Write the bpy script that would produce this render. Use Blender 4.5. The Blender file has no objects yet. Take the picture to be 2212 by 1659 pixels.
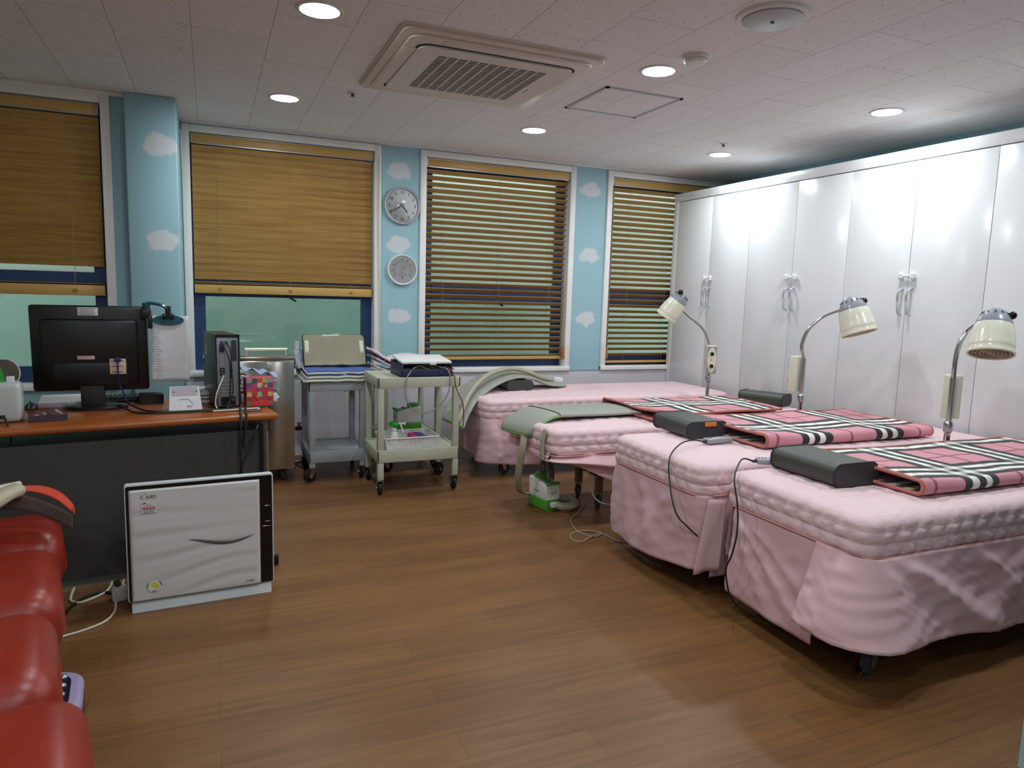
import bpy, bmesh, math, random
from mathutils import Vector, Matrix, noise
random.seed(7)
PI = math.pi
S = bpy.context.scene
COL = S.collection

# ------------------------------------------------------------------ helpers
def hx(h):
    h = h.lstrip('#'); c = [int(h[i:i+2], 16)/255 for i in (0, 2, 4)]
    return tuple((v/12.92 if v <= .04045 else ((v+.055)/1.055)**2.4) for v in c) + (1,)

def mat(name, col, rough=.5, metal=0, bump=0, bscale=60, var=0, vscale=6, stretch=(1, 1, 1), **kw):
    m = bpy.data.materials.new(name); m.use_nodes = True
    nt = m.node_tree; b = nt.nodes['Principled BSDF']
    c = hx(col) if isinstance(col, str) else col
    b.inputs['Base Color'].default_value = c
    b.inputs['Roughness'].default_value = rough
    b.inputs['Metallic'].default_value = metal
    for k, v in kw.items(): b.inputs[k].default_value = v
    if var or bump:
        tc = nt.nodes.new('ShaderNodeTexCoord'); mp = nt.nodes.new('ShaderNodeMapping')
        mp.inputs['Scale'].default_value = stretch
        nt.links.new(tc.outputs['Object'], mp.inputs[0])
    if var:
        n = nt.nodes.new('ShaderNodeTexNoise'); n.inputs['Scale'].default_value = vscale; n.inputs['Detail'].default_value = 5
        nt.links.new(mp.outputs[0], n.inputs['Vector'])
        r = nt.nodes.new('ShaderNodeValToRGB')
        r.color_ramp.elements[0].position = .3; r.color_ramp.elements[1].position = .7
        r.color_ramp.elements[0].color = tuple(x*(1-var) for x in c[:3])+(1,)
        r.color_ramp.elements[1].color = tuple(min(1, x*(1+var)) for x in c[:3])+(1,)
        nt.links.new(n.outputs['Fac'], r.inputs[0]); nt.links.new(r.outputs[0], b.inputs['Base Color'])
    if bump:
        n2 = nt.nodes.new('ShaderNodeTexNoise'); n2.inputs['Scale'].default_value = bscale; n2.inputs['Detail'].default_value = 6
        nt.links.new(mp.outputs[0], n2.inputs['Vector'])
        bp = nt.nodes.new('ShaderNodeBump'); bp.inputs['Strength'].default_value = bump; bp.inputs['Distance'].default_value = .01
        nt.links.new(n2.outputs['Fac'], bp.inputs['Height']); nt.links.new(bp.outputs[0], b.inputs['Normal'])
    return m

class NB:                                     # tiny node-graph builder
    def __init__(s, m): s.nt = m.node_tree; s.b = s.nt.nodes['Principled BSDF']
    def n(s, t, **kw):
        x = s.nt.nodes.new(t)
        for k, v in kw.items(): setattr(x, k, v)
        return x
    def L(s, a, b): s.nt.links.new(a, b)
    def math(s, op, a, b=None, c=None, clamp=False):
        x = s.n('ShaderNodeMath', operation=op); x.use_clamp = clamp
        for i, v in enumerate((a, b, c)):
            if v is None: continue
            if isinstance(v, (int, float)): x.inputs[i].default_value = v
            else: s.L(v, x.inputs[i])
        return x.outputs[0]
    def xyz(s):
        tc = s.n('ShaderNodeTexCoord'); sp = s.n('ShaderNodeSeparateXYZ'); s.L(tc.outputs['Object'], sp.inputs[0])
        s.tc = tc
        return sp.outputs
    def mix(s, f, a, b):
        x = s.n('ShaderNodeMix', data_type='RGBA')
        for sock, v in ((x.inputs[0], f), (x.inputs[6], a), (x.inputs[7], b)):
            if isinstance(v, (int, float)): sock.default_value = v
            elif isinstance(v, tuple): sock.default_value = v
            else: s.L(v, sock)
        return x.outputs[2]
    def comb(s, x, y, z):
        c = s.n('ShaderNodeCombineXYZ')
        for i, v in enumerate((x, y, z)):
            if isinstance(v, (int, float)): c.inputs[i].default_value = v
            else: s.L(v, c.inputs[i])
        return c.outputs[0]
    def smooth(s, v, lo, hi, a=0., b=1.):
        x = s.n('ShaderNodeMapRange', interpolation_type='SMOOTHSTEP')
        s.L(v, x.inputs[0]); x.inputs[1].default_value = lo; x.inputs[2].default_value = hi
        x.inputs[3].default_value = a; x.inputs[4].default_value = b
        return x.outputs[0]
    def noise(s, vec, scale, detail=4, rough=.5):
        x = s.n('ShaderNodeTexNoise'); x.inputs['Scale'].default_value = scale
        x.inputs['Detail'].default_value = detail; x.inputs['Roughness'].default_value = rough
        s.L(vec, x.inputs['Vector']); return x.outputs['Fac']
    def bump(s, h, st=.3, d=.01):
        x = s.n('ShaderNodeBump'); x.inputs['Strength'].default_value = st; x.inputs['Distance'].default_value = d
        s.L(h, x.inputs['Height']); s.L(x.outputs[0], s.b.inputs['Normal'])

class MB:                                     # mesh collector
    def __init__(s): s.bm = bmesh.new()
    def _add(s, bm2, M=None):
        if M is not None: bm2.transform(M)
        me = bpy.data.meshes.new('t'); bm2.to_mesh(me); bm2.free(); s.bm.from_mesh(me); bpy.data.meshes.remove(me); return s
    def box(s, c, d, bev=0, rot=None, seg=2, M=None):
        b = bmesh.new(); bmesh.ops.create_cube(b, size=1)
        bmesh.ops.scale(b, vec=d, verts=b.verts)
        if bev: bmesh.ops.bevel(b, geom=b.edges[:], offset=min(bev, min(d)*.49), segments=seg, affect='EDGES', profile=.5)
        X = Matrix.Translation(c)
        if rot: X = X @ Matrix.Rotation(rot[2], 4, 'Z') @ Matrix.Rotation(rot[1], 4, 'Y') @ Matrix.Rotation(rot[0], 4, 'X')
        if M is not None: X = M @ X
        return s._add(b, X)
    def bx(s, a, b, bev=0, seg=2):            # box from min corner to max corner
        return s.box([(a[i]+b[i])/2 for i in range(3)], [abs(b[i]-a[i]) for i in range(3)], bev, seg=seg)
    def cyl(s, p0, p1, r0, r1=None, n=20, cap=True):
        p0 = Vector(p0); p1 = Vector(p1); r1 = r0 if r1 is None else r1
        d = p1-p0; q = d.to_track_quat('Z', 'Y').to_matrix().to_4x4(); b = bmesh.new()
        bmesh.ops.create_cone(b, cap_ends=cap, segments=n, radius1=r0, radius2=r1, depth=d.length)
        return s._add(b, Matrix.Translation((p0+p1)/2) @ q)
    def sph(s, c, r, sc=(1, 1, 1), n=16):
        b = bmesh.new(); bmesh.ops.create_uvsphere(b, u_segments=n, v_segments=n//2+2, radius=r)
        return s._add(b, Matrix.Translation(c) @ Matrix.Diagonal((*sc, 1)))
    def lathe(s, prof, M=None, n=32):         # profile of (r, z) about local Z
        b = bmesh.new(); rings = []
        for r, z in prof:
            if r < 1e-6: rings.append([b.verts.new((0, 0, z))])
            else: rings.append([b.verts.new((r*math.cos(2*PI*i/n), r*math.sin(2*PI*i/n), z)) for i in range(n)])
        for A, B in zip(rings, rings[1:]):
            for i in range(n):
                j = (i+1) % n
                if len(A) == 1 and len(B) == 1: continue
                if len(A) == 1: b.faces.new((A[0], B[j], B[i]))
                elif len(B) == 1: b.faces.new((A[i], A[j], B[0]))
                else: b.faces.new((A[i], A[j], B[j], B[i]))
        bmesh.ops.recalc_face_normals(b, faces=b.faces)
        return s._add(b, M)
    def tube(s, pts, r, n=8, sub=6, closed=False, radii=None, flat=None):
        P = spline(pts, sub, closed) if sub > 1 else [Vector(p) for p in pts]
        b = bmesh.new(); rings = []; N = len(P); up = Vector((0, 0, 1))
        prev = None
        for i, p in enumerate(P):
            if closed: t = P[(i+1) % N]-P[i-1]
            else: t = P[min(i+1, N-1)]-P[max(i-1, 0)]
            t.normalize()
            if prev is None:
                a = t.cross(up)
                if a.length < .1: a = t.cross(Vector((0, 1, 0)))
            else: a = prev-t*prev.dot(t)
            a.normalize(); prev = a.copy(); c = t.cross(a)
            rr = r if radii is None else radii[min(int(i*len(radii)/N), len(radii)-1)]
            f = flat or (1, 1)
            rings.append([b.verts.new(p+rr*(a*math.cos(2*PI*k/n)*f[0]+c*math.sin(2*PI*k/n)*f[1])) for k in range(n)])
        R = list(zip(rings, rings[1:]))
        if closed: R.append((rings[-1], rings[0]))
        for A, B in R:
            for k in range(n): b.faces.new((A[k], A[(k+1) % n], B[(k+1) % n], B[k]))
        if not closed: b.faces.new(rings[0]); b.faces.new(rings[-1])
        bmesh.ops.recalc_face_normals(b, faces=b.faces)
        return s._add(b)
    def grid(s, f, nu, nv, cu=False, thick=0):
        b = bmesh.new()
        V = [[b.verts.new(f(i/nu, j/nv)) for j in range(nv+1)] for i in range(nu if cu else nu+1)]
        for i in range(nu):
            for j in range(nv):
                A = V[i]; B = V[(i+1) % len(V)] if cu else V[i+1]
                b.faces.new((A[j], B[j], B[j+1], A[j+1]))
        bmesh.ops.recalc_face_normals(b, faces=b.faces)
        if thick: bmesh.ops.solidify(b, geom=b.faces[:], thickness=thick)
        return s._add(b)
    def prism(s, poly, z0, z1, M=None, bev=0):
        b = bmesh.new()
        A = [b.verts.new((x, y, z0)) for x, y in poly]; B = [b.verts.new((x, y, z1)) for x, y in poly]
        n = len(poly); b.faces.new(A); b.faces.new(B)
        for i in range(n): b.faces.new((A[i], A[(i+1) % n], B[(i+1) % n], B[i]))
        bmesh.ops.recalc_face_normals(b, faces=b.faces)
        if bev: bmesh.ops.bevel(b, geom=[e for e in b.edges if abs(e.verts[0].co.z-e.verts[1].co.z) < 1e-6], offset=bev, segments=3, affect='EDGES', profile=.5)
        return s._add(b, M)
    def out(s, name, m, parent=None, smooth=True, loc=None, ang=.6):
        me = bpy.data.meshes.new(name); s.bm.to_mesh(me); s.bm.free()
        if m: me.materials.append(m)
        if smooth:
            for p in me.polygons: p.use_smooth = True
            try: me.set_sharp_from_angle(angle=ang)
            except Exception: pass
        o = bpy.data.objects.new(name, me); COL.objects.link(o)
        if parent: o.parent = parent
        if loc: o.location = loc
        return o

def spline(pts, sub=6, closed=False):
    P = [Vector(p) for p in pts]; n = len(P); out = []
    for i in range(n if closed else n-1):
        if closed: a, b, c, d = P[i-1], P[i], P[(i+1) % n], P[(i+2) % n]
        else: a, b, c, d = P[max(i-1, 0)], P[i], P[i+1], P[min(i+2, n-1)]
        for k in range(sub):
            t = k/sub
            out.append(.5*((2*b)+(c-a)*t+(2*a-5*b+4*c-d)*t*t+(3*b-a-3*c+d)*t**3))
    if not closed: out.append(P[-1])
    return out

def thing(name, label, cat, loc=(0, 0, 0), rz=0, group=None):
    o = bpy.data.objects.new(name, None); COL.objects.link(o); o.empty_display_size = .05
    o.location = loc; o.rotation_euler = (0, 0, rz); o['label'] = label; o['category'] = cat
    if group: o['group'] = group
    return o
def tag(o, label, cat, group=None):
    o['label'] = label; o['category'] = cat
    if group: o['group'] = group
    return o
def struct(o): o['kind'] = 'structure'; return o
def plab(o, l): o['label'] = l; return o
def copy_tree(o, parent=None):
    c = o.copy(); COL.objects.link(c)
    if parent: c.parent = parent
    for ch in list(o.children): copy_tree(ch, c)
    return c
def dup(root, loc, label, rz=None):
    c = copy_tree(root); c.location = loc; c['label'] = label
    if rz is not None: c.rotation_euler = (0, 0, rz)
    return c
def text(name, s, size, m, parent, M, align='CENTER', depth=.0004):
    cu = bpy.data.curves.new(name, 'FONT'); cu.body = s; cu.size = size; cu.align_x = align; cu.align_y = 'CENTER'; cu.extrude = depth
    t = bpy.data.objects.new(name+'_c', cu); COL.objects.link(t)
    bpy.context.view_layer.update()
    me = bpy.data.meshes.new_from_object(t.evaluated_get(bpy.context.evaluated_depsgraph_get()))
    bpy.data.objects.remove(t); bpy.data.curves.remove(cu)
    me.transform(M); me.materials.clear(); me.materials.append(m)
    o = bpy.data.objects.new(name, me); COL.objects.link(o)
    if parent: o.parent = parent
    return o
def facing(x, y, z, rz=0):                    # text matrix: upright, read from -Y side
    return Matrix.Translation((x, y, z)) @ Matrix.Rotation(rz, 4, 'Z') @ Matrix.Rotation(PI/2, 4, 'X')
def rrect(x0, y0, x1, y1, r, n=6):
    out = []
    for cx, cy, a in ((x1-r, y0+r, -PI/2), (x1-r, y1-r, 0), (x0+r, y1-r, PI/2), (x0+r, y0+r, PI)):
        for k in range(n+1): t = a+PI/2*k/n; out.append((cx+r*math.cos(t), cy+r*math.sin(t)))
    return out

# ------------------------------------------------------------------ camera
FPX = 1525.84
yaw, pitch, roll = 0.40486508, -0.12685545, -0.02987798
fw = Vector((math.sin(yaw)*math.cos(pitch), math.cos(yaw)*math.cos(pitch), math.sin(pitch)))
rt = Vector((math.cos(yaw), -math.sin(yaw), 0)); dn = fw.cross(rt)
r_ = math.cos(roll)*rt+math.sin(roll)*dn; d_ = -math.sin(roll)*rt+math.cos(roll)*dn
cam = bpy.data.cameras.new('camera'); cam.sensor_width = 36; cam.lens = FPX/2212*36; cam.clip_start = .05
co = bpy.data.objects.new('camera', cam); COL.objects.link(co)
mw = Matrix.Identity(4)
for i in range(3): mw[i][0] = r_[i]; mw[i][1] = -d_[i]; mw[i][2] = -fw[i]
mw[2][3] = 1.40
co.matrix_world = mw; S.camera = co

# ------------------------------------------------------------------ materials
WHITE = mat('white_paint', '#d9d6d3', .45, var=.03)
CASING = mat('white_casing', '#ebe9e5', .4, var=.03)
BLUE = mat('blue_aluminium', '#27406b', .4, .2, var=.08, vscale=9)
CAB = mat('white_laminate', '#e6e4e6', .2, var=.012, bump=.02, bscale=40, stretch=(1, 1, .2))
CABG = mat('white_laminate_edge', '#cfccd0', .35)
GAPM = mat('dark_gap', '#3a383b', .8)
CHROME = mat('chrome', '#c9c9cc', .18, 1)
STEEL = mat('brushed_steel', '#b0aca6', .22, 1, var=.06, vscale=3, bump=.03, bscale=25, stretch=(1, 1, .1))
SILVER = mat('silver_plastic', '#a9a9ad', .35, .5)
BLACK = mat('black_plastic', '#0b0b0d', .35, var=.1)
BLACKG = mat('black_gloss', '#07060a', .12)
RUBBER = mat('black_rubber', '#141416', .6, var=.15)
GREYW = mat('grey_rubber', '#3a4044', .55, var=.12)
IVORY = mat('ivory_enamel', '#e2dcc8', .22, var=.02)
CAPGREY = mat('grey_enamel', '#8d8e97', .28)
PLAST = mat('beige_plastic', '#b9b8a4', .45, var=.04, bump=.03, bscale=150)
PLASTG = mat('grey_plastic', '#a3a6ab', .5, var=.05, bump=.03, bscale=150)
WPLAST = mat('white_plastic', '#dedcd8', .4, var=.02)
GPLAST = mat('grey_device', '#9a9ba0', .4, var=.03)
GREEN = mat('green_plastic', '#4f9b35', .4, var=.05)
BGREEN = mat('bright_green_plastic', '#25a925', .35)
ORANGE = mat('orange_laminate', '#98501f', .3, var=.12, vscale=4, stretch=(1, 8, 8))
DGREY = mat('dark_grey_panel', '#3f3d3b', .6, var=.06)
MGREY = mat('grey_metal', '#6c6963', .5, .2)
PAPER = mat('paper', '#d6d3d6', .8, var=.03, vscale=25)
INK = mat('grey_ink', '#5b5b60', .7)
BINK = mat('black_ink', '#161616', .7)
RED = mat('red_vinyl', '#8d2616', .36, var=.07, vscale=8, bump=.08, bscale=30)
REDF = mat('red_felt', '#c23a22', .8)
BROWNF = mat('brown_felt', '#4a3a34', .9)
BEIGE = mat('beige_cloth', '#b7ab93', .8, var=.06, bump=.1, bscale=200)
PILLOW = mat('charcoal_vinyl', '#3a3c35', .45, var=.05, bump=.08, bscale=220)
PILLOWE = mat('charcoal_vinyl_end', '#37373a', .55, var=.05, bump=.08, bscale=220)
PIPING = mat('black_piping', '#1d1d1c', .6)
ORTAG = mat('orange_tag', '#e58131', .6)
SLEEVE = mat('grey_green_nylon', '#97988d', .55, var=.05, bump=.15, bscale=30)
LIME = mat('lime_piping', '#5fae3f', .6)
HOSE = mat('beige_hose', '#a39c88', .5, var=.05)
GHOSE = mat('grey_hose', '#6e6862', .5, var=.05)
CORAL = mat('coral_binding', '#b56a60', .85, bump=.2, bscale=200)
BEDFR = mat('bed_frame_brown', '#77644e', .5, var=.1)
DBROWN = mat('dark_brown_steel', '#2c2220', .5)
NAVY = mat('navy_vinyl', '#1d2547', .45, var=.1)
OLIVE = mat('olive_canvas', '#8e8671', .8, var=.06, bump=.2, bscale=300)
BLUEC = mat('blue_canvas', '#4a5f9e', .75, var=.07, bump=.25, bscale=260)
GREYC = mat('grey_canvas', '#8a8a8c', .8, var=.06, bump=.2, bscale=260)
CREAM = mat('cream_tape', '#cbc8b4', .7)
PINKC = mat('pale_pink_cotton', '#d5c3cb', .85, var=.04, bump=.15, bscale=60)
TEALP = mat('teal_plastic', '#0f6272', .2, **{'Transmission Weight': .25})
REDC = mat('red_cable', '#7a2a24', .5)
WIRE = mat('white_cable', '#cfc9b4', .5)
BWIRE = mat('black_cable', '#121214', .5)
GWIRE = mat('grey_cable', '#8d8678', .5)
PURPLE = mat('lilac_plastic', '#9d8fae', .35)
DARKIN = mat('dark_blue_inlay', '#15172b', .25)
PLUM = mat('plum_plastic', '#5e2733', .4)
PINKS = mat('pale_pink_label', '#c9a7aa', .7)
PEACH = mat('peach_label', '#d3b7a0', .7)
YELLOW = mat('yellow_print', '#d2cf3c', .6)
MAGENTA = mat('magenta_print', '#b0306e', .6)
GREENP = mat('green_print', '#2e7a4b', .6)
REDP = mat('red_print', '#d4473c', .6)
MIRROR = mat('mirror_glass', '#b9b9b9', .03, 1)
BROWNC = mat('brown_card', '#8a6a4f', .8)
WOODTAS = mat('wood_tassel', '#b0611f', .4)
LIMEP = mat('lime_paper', '#b6cf7a', .7)
GREENS = mat('green_folder', '#2f9c35', .5)

def emis(name, col, st):
    m = mat(name, col, .5); b = m.node_tree.nodes['Principled BSDF']
    b.inputs['Emission Color'].default_value = hx(col); b.inputs['Emission Strength'].default_value = st; return m
LAMP = emis('lamp_diffuser', '#eefbff', 185)

def glass(name, tint, refl=.5):
    m = bpy.data.materials.new(name); m.use_nodes = True; nt = m.node_tree; nt.nodes.clear()
    o = nt.nodes.new('ShaderNodeOutputMaterial'); mx = nt.nodes.new('ShaderNodeMixShader')
    t = nt.nodes.new('ShaderNodeBsdfTransparent'); g = nt.nodes.new('ShaderNodeBsdfGlossy'); fr = nt.nodes.new('ShaderNodeFresnel')
    fr.inputs[0].default_value = 1.5; t.inputs[0].default_value = hx(tint); g.inputs['Roughness'].default_value = .02
    g.inputs['Color'].default_value = (1, 1, 1, 1)
    nt.links.new(fr.outputs[0], mx.inputs[0]); nt.links.new(t.outputs[0], mx.inputs[1]); nt.links.new(g.outputs[0], mx.inputs[2])
    nt.links.new(mx.outputs[0], o.inputs[0]); return m
def frosted(name):
    m = glass(name, '#e6efe9'); nt = m.node_tree
    mx = [n for n in nt.nodes if n.type == 'MIX_SHADER'][0]; o = [n for n in nt.nodes if n.type == 'OUTPUT_MATERIAL'][0]
    t = nt.nodes.new('ShaderNodeBsdfTranslucent'); t.inputs[0].default_value = hx('#dfe3dc'); m2 = nt.nodes.new('ShaderNodeMixShader'); m2.inputs[0].default_value = .5
    nt.links.new(mx.outputs[0], m2.inputs[1]); nt.links.new(t.outputs[0], m2.inputs[2]); nt.links.new(m2.outputs[0], o.inputs[0]); return m
FROST = frosted('frosted_film_glass')
PANE = glass('window_glass', '#dcebe6'); CLEAR = glass('clear_cover', '#f6f6f6')
SMOKE = glass('smoky_plastic', '#ece8f0')

# cloud wallpaper (clouds in a half-drop repeat)
def wallpaper(name, x0, z0, px=.465, pz=.61):
    m = mat(name, '#86b3bf', .55); nb = NB(m); X = nb.xyz()
    u = nb.math('DIVIDE', nb.math('SUBTRACT', X[0], x0), px)
    col = nb.math('FLOOR', nb.math('ADD', u, .5)); odd = nb.math('FLOORED_MODULO', col, 2.)
    v = nb.math('ADD', nb.math('DIVIDE', nb.math('SUBTRACT', X[2], z0), pz), nb.math('MULTIPLY', odd, .5))
    du = nb.math('MULTIPLY', nb.math('SUBTRACT', u, col), px)
    dv = nb.math('MULTIPLY', nb.math('SUBTRACT', v, nb.math('FLOOR', nb.math('ADD', v, .5))), pz)
    d2 = nb.math('ADD', nb.math('POWER', nb.math('ABSOLUTE', nb.math('DIVIDE', du, .112)), 2.), nb.math('POWER', nb.math('ABSOLUTE', nb.math('DIVIDE', dv, .078)), 2.))
    nz = nb.noise(nb.tc.outputs['Object'], 14, 3); d = nb.math('ADD', nb.math('SQRT', d2), nb.math('MULTIPLY', nb.math('SUBTRACT', nz, .5), 1.1))
    k = nb.smooth(d, .75, 1.02, .88, 0)
    # soft tone shift through the blue
    n2 = nb.noise(nb.tc.outputs['Object'], 1.2, 2)
    base = nb.mix(n2, hx('#93b9c3'), hx('#9cc0ca'))
    nb.L(nb.mix(k, base, hx('#d3d3d6')), nb.b.inputs['Base Color']); return m
CLOUDS = wallpaper('cloud_wallpaper', 1.505, 2.40)
CLOUDP = wallpaper('cloud_wallpaper_pillar', -.285, 2.308, .44, .62)
TEALW = mat('teal_wall_paint', '#93bac3', .6, var=.03)

def floor_mat():
    m = mat('wood_vinyl_floor', '#7d5834', .38); nb = NB(m); X = nb.xyz()
    br = nb.n('ShaderNodeTexBrick'); br.offset = .37
    br.inputs['Scale'].default_value = 1; br.inputs['Brick Width'].default_value = 1.1; br.inputs['Row Height'].default_value = .155
    br.inputs['Mortar Size'].default_value = .0012; br.inputs['Color1'].default_value = hx('#7a5330'); br.inputs['Color2'].default_value = hx('#714b2a'); br.inputs['Mortar'].default_value = hx('#52361d')
    nb.L(nb.tc.outputs['Object'], br.inputs['Vector'])
    st = nb.comb(nb.math('MULTIPLY', X[0], 2.2), nb.math('MULTIPLY', X[1], 42.), 0.)
    g = nb.noise(st, 1., 8, .65); big = nb.noise(nb.comb(nb.math('MULTIPLY', X[0], .8), nb.math('MULTIPLY', X[1], 5.), 0.), 1., 4)
    c = nb.mix(nb.smooth(g, .35, .75, 0., .55), br.outputs['Color'], hx('#523317'))
    c = nb.mix(nb.smooth(big, .4, .7, 0., .35), c, hx('#8f6841'))
    nb.b.inputs['Specular IOR Level'].default_value = .32; nb.L(c, nb.b.inputs['Base Color']); nb.L(nb.smooth(g, .2, .8, .34, .46), nb.b.inputs['Roughness']); nb.bump(g, .06, .004); return m
FLOOR = floor_mat()

def ceil_mat():
    m = mat('acoustic_tile', '#b5adab', .85); nb = NB(m); X = nb.xyz()
    v = nb.comb(nb.math('ADD', X[1], .02), nb.math('ADD', X[0], .055+.0), 0.)
    br = nb.n('ShaderNodeTexBrick'); br.offset = .5
    br.inputs['Scale'].default_value = 1; br.inputs['Brick Width'].default_value = .71; br.inputs['Row Height'].default_value = .3545
    br.inputs['Mortar Size'].default_value = .0016; br.inputs['Color1'].default_value = hx('#ebe8e7'); br.inputs['Color2'].default_value = hx('#e6e3e2'); br.inputs['Mortar'].default_value = hx('#a39a99')
    nb.L(v, br.inputs['Vector'])
    sp = nb.noise(nb.comb(nb.math('MULTIPLY', X[0], 75.), nb.math('MULTIPLY', X[1], 38.), 0.), 1., 1)
    s2 = nb.noise(nb.tc.outputs['Object'], 30., 2)
    k = nb.smooth(sp, .67, .72, 0., .8); k2 = nb.smooth(s2, .73, .76, 0., .6)
    c = nb.mix(k, br.outputs['Color'], hx('#b0a6a4')); c = nb.mix(k2, c, hx('#8a807e'))
    nb.L(c, nb.b.inputs['Base Color']); return m
CEIL = ceil_mat()

def tile_mat():
    m = mat('pale_wall_tile', '#bdb8be', .3); nb = NB(m); X = nb.xyz()
    br = nb.n('ShaderNodeTexBrick'); br.offset = 0
    br.inputs['Scale'].default_value = 1; br.inputs['Brick Width'].default_value = .57; br.inputs['Row Height'].default_value = .338
    br.inputs['Mortar Size'].default_value = .0025; br.inputs['Color1'].default_value = hx('#d6d0d6'); br.inputs['Color2'].default_value = hx('#d2ccd2'); br.inputs['Mortar'].default_value = hx('#e6e3e5')
    nb.L(nb.comb(nb.math('ADD', X[0], .2), X[2], 0.), br.inputs['Vector'])
    n = nb.noise(nb.tc.outputs['Object'], 7., 5); c = nb.mix(nb.smooth(n, .35, .7, 0., .25), br.outputs['Color'], hx('#bdb8c2'))
    nb.L(c, nb.b.inputs['Base Color']); return m
TILE = tile_mat()

def slat_mat():
    m = mat('bamboo_slat', '#a5793c', .42); nb = NB(m); X = nb.xyz()
    g = nb.noise(nb.comb(nb.math('MULTIPLY', X[0], 3.), nb.math('MULTIPLY', X[1], 60.), nb.math('MULTIPLY', X[2], 60.)), 1., 5)
    w = nb.noise(nb.comb(nb.math('MULTIPLY', X[0], .7), 0., nb.math('MULTIPLY', X[2], 18.)), 1., 1)
    c = nb.mix(nb.smooth(g, .3, .7), hx('#a37840'), hx('#bd9557')); c = nb.mix(nb.smooth(w, .3, .7, 0., .45), c, hx('#c49c5f'))
    nb.L(c, nb.b.inputs['Base Color']); return m
SLAT = slat_mat()
RAILW = mat('pale_bamboo_rail', '#c39a55', .4, var=.08, vscale=5, stretch=(1, 12, 30))

def quilt_mat():
    m = mat('pink_quilted_cotton', '#d3a5a9', .8); nb = NB(m); X = nb.xyz()
    n = nb.noise(nb.tc.outputs['Object'], 45., 6, .6); n2 = nb.noise(nb.tc.outputs['Object'], 2.5, 3)
    c = nb.mix(n2, hx('#dfbcc1'), hx('#e6c6ca')); nb.L(c, nb.b.inputs['Base Color'])
    nb.b.inputs['Sheen Weight'].default_value = .15
    nb.bump(n, .45, .010); return m
QUILT = quilt_mat()
SKIRT = mat('pink_cotton_skirt', '#d3abb0', .75, var=.04, vscale=2.5, bump=.14, bscale=14)
SKIRT.node_tree.nodes['Principled BSDF'].inputs['Sheen Weight'].default_value = .1
PINKPIPE = mat('pink_piping', '#d7958f', .8)

def plaid_mat(name, px=.54, py=.54, ox=0, oy=0):
    m = mat(name, '#cf8490', .95); nb = NB(m); X = nb.xyz(); nb.b.inputs['Sheen Weight'].default_value = .2
    def ramp(c, p, o):
        f = nb.math('FLOORED_MODULO', nb.math('DIVIDE', nb.math('ADD', c, o), p), 1.)
        col = nb.n('ShaderNodeValToRGB'); al = nb.n('ShaderNodeValToRGB')
        for r in (col, al): r.color_ramp.interpolation = 'CONSTANT'
        W, K, P, Mg = hx('#e9e6da'), hx('#17151f'), hx('#cf8a95'), hx('#7d2048')
        stops = [(0, P, 0), (.07, K, 1), (.16, W, 1), (.235, K, 1), (.315, W, 1), (.39, K, 1), (.48, P, 0), (.72, Mg, .8), (.755, P, 0)]
        for r, idx in ((col, 1), (al, 2)):
            e = r.color_ramp.elements
            while len(e) < len(stops): e.new(.5)
            for el, s in zip(e, stops):
                el.position = s[0]; el.color = s[1] if idx == 1 else (s[2],)*3+(1,)
            nb.L(f, r.inputs[0])
        return col.outputs[0], al.outputs[0]
    n = nb.noise(nb.tc.outputs['Object'], 90., 3)
    wob = nb.math('MULTIPLY', nb.math('SUBTRACT', nb.noise(nb.tc.outputs['Object'], 5., 2), .5), .05)
    cx, ax = ramp(nb.math('ADD', X[0], wob), px, ox); cy, ay = ramp(nb.math('ADD', X[1], wob), py, oy)
    c = nb.mix(ax, hx('#cf8a95'), cx)
    f = nb.math('MULTIPLY', ay, nb.math('SUBTRACT', 1., nb.math('MULTIPLY', ax, .5)))
    nb.L(nb.mix(f, c, cy), nb.b.inputs['Base Color']); nb.bump(n, .35, .006); return m

# ------------------------------------------------------------------ room shell
YW, XC, ZC = 6.07, 4.32, 2.62
YL = 5.45
o = struct(MB().bx((-3.2, -2.2, -.1), (5.1, YW+.25, 0)).out('floor', FLOOR, smooth=False))
o = struct(MB().bx((-3.2, -2.2, ZC), (5.1, YW+.25, ZC+.12)).out('ceiling', CEIL, smooth=False))
m = MB()
m.bx((-.18, YW, 0), (5.1, YW+.25, .68))
m.bx((-.18, YW, 2.60), (5.1, YW+.25, ZC))
for a, b in ((1.345, 1.685), (3.19, 3.535)): m.bx((a, YW, .68), (b, YW+.25, 2.60))
m.bx((4.98, YW, .68), (5.1, YW+.25, 2.60))
struct(m.out('wall_back', CLOUDS, smooth=False))
m = MB(); m.bx((-3.2, YL, 0), (-.487, YL+.2, .68)); m.bx((-3.2, YL, 2.60), (-.487, YL+.2, ZC)); m.bx((-.575, YL, .68), (-.487, YL+.2, 2.60)); m.bx((-3.2, YL, .68), (-2.05, YL+.2, 2.60))
struct(m.out('wall_back_left', CLOUDP, smooth=False))
struct(MB().bx((-.487, 5.37, 0), (-.18, YW+.25, ZC), .012).out('wall_pillar', CLOUDP))
struct(MB().bx((-3.4, -2.2, 0), (-3.2, YL+.2, ZC)).out('wall_left', WHITE, smooth=False))
struct(MB().bx((4.95, -2.2, 0), (5.1, YW, ZC)).out('wall_right', TEALW, smooth=False))
struct(MB().bx((-3.4, -2.4, 0), (5.1, -2.2, ZC)).out('wall_front', WHITE, smooth=False))
struct(MB().bx((2.262, -.3, 0), (2.42, 1.228, ZC)).out('wall_stub', TEALW, smooth=False))
m = MB(); m.bx((-.18, YW-.012, 0), (4.95, YW, .68))
struct(m.out('trim_1', TILE, smooth=False))
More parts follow.
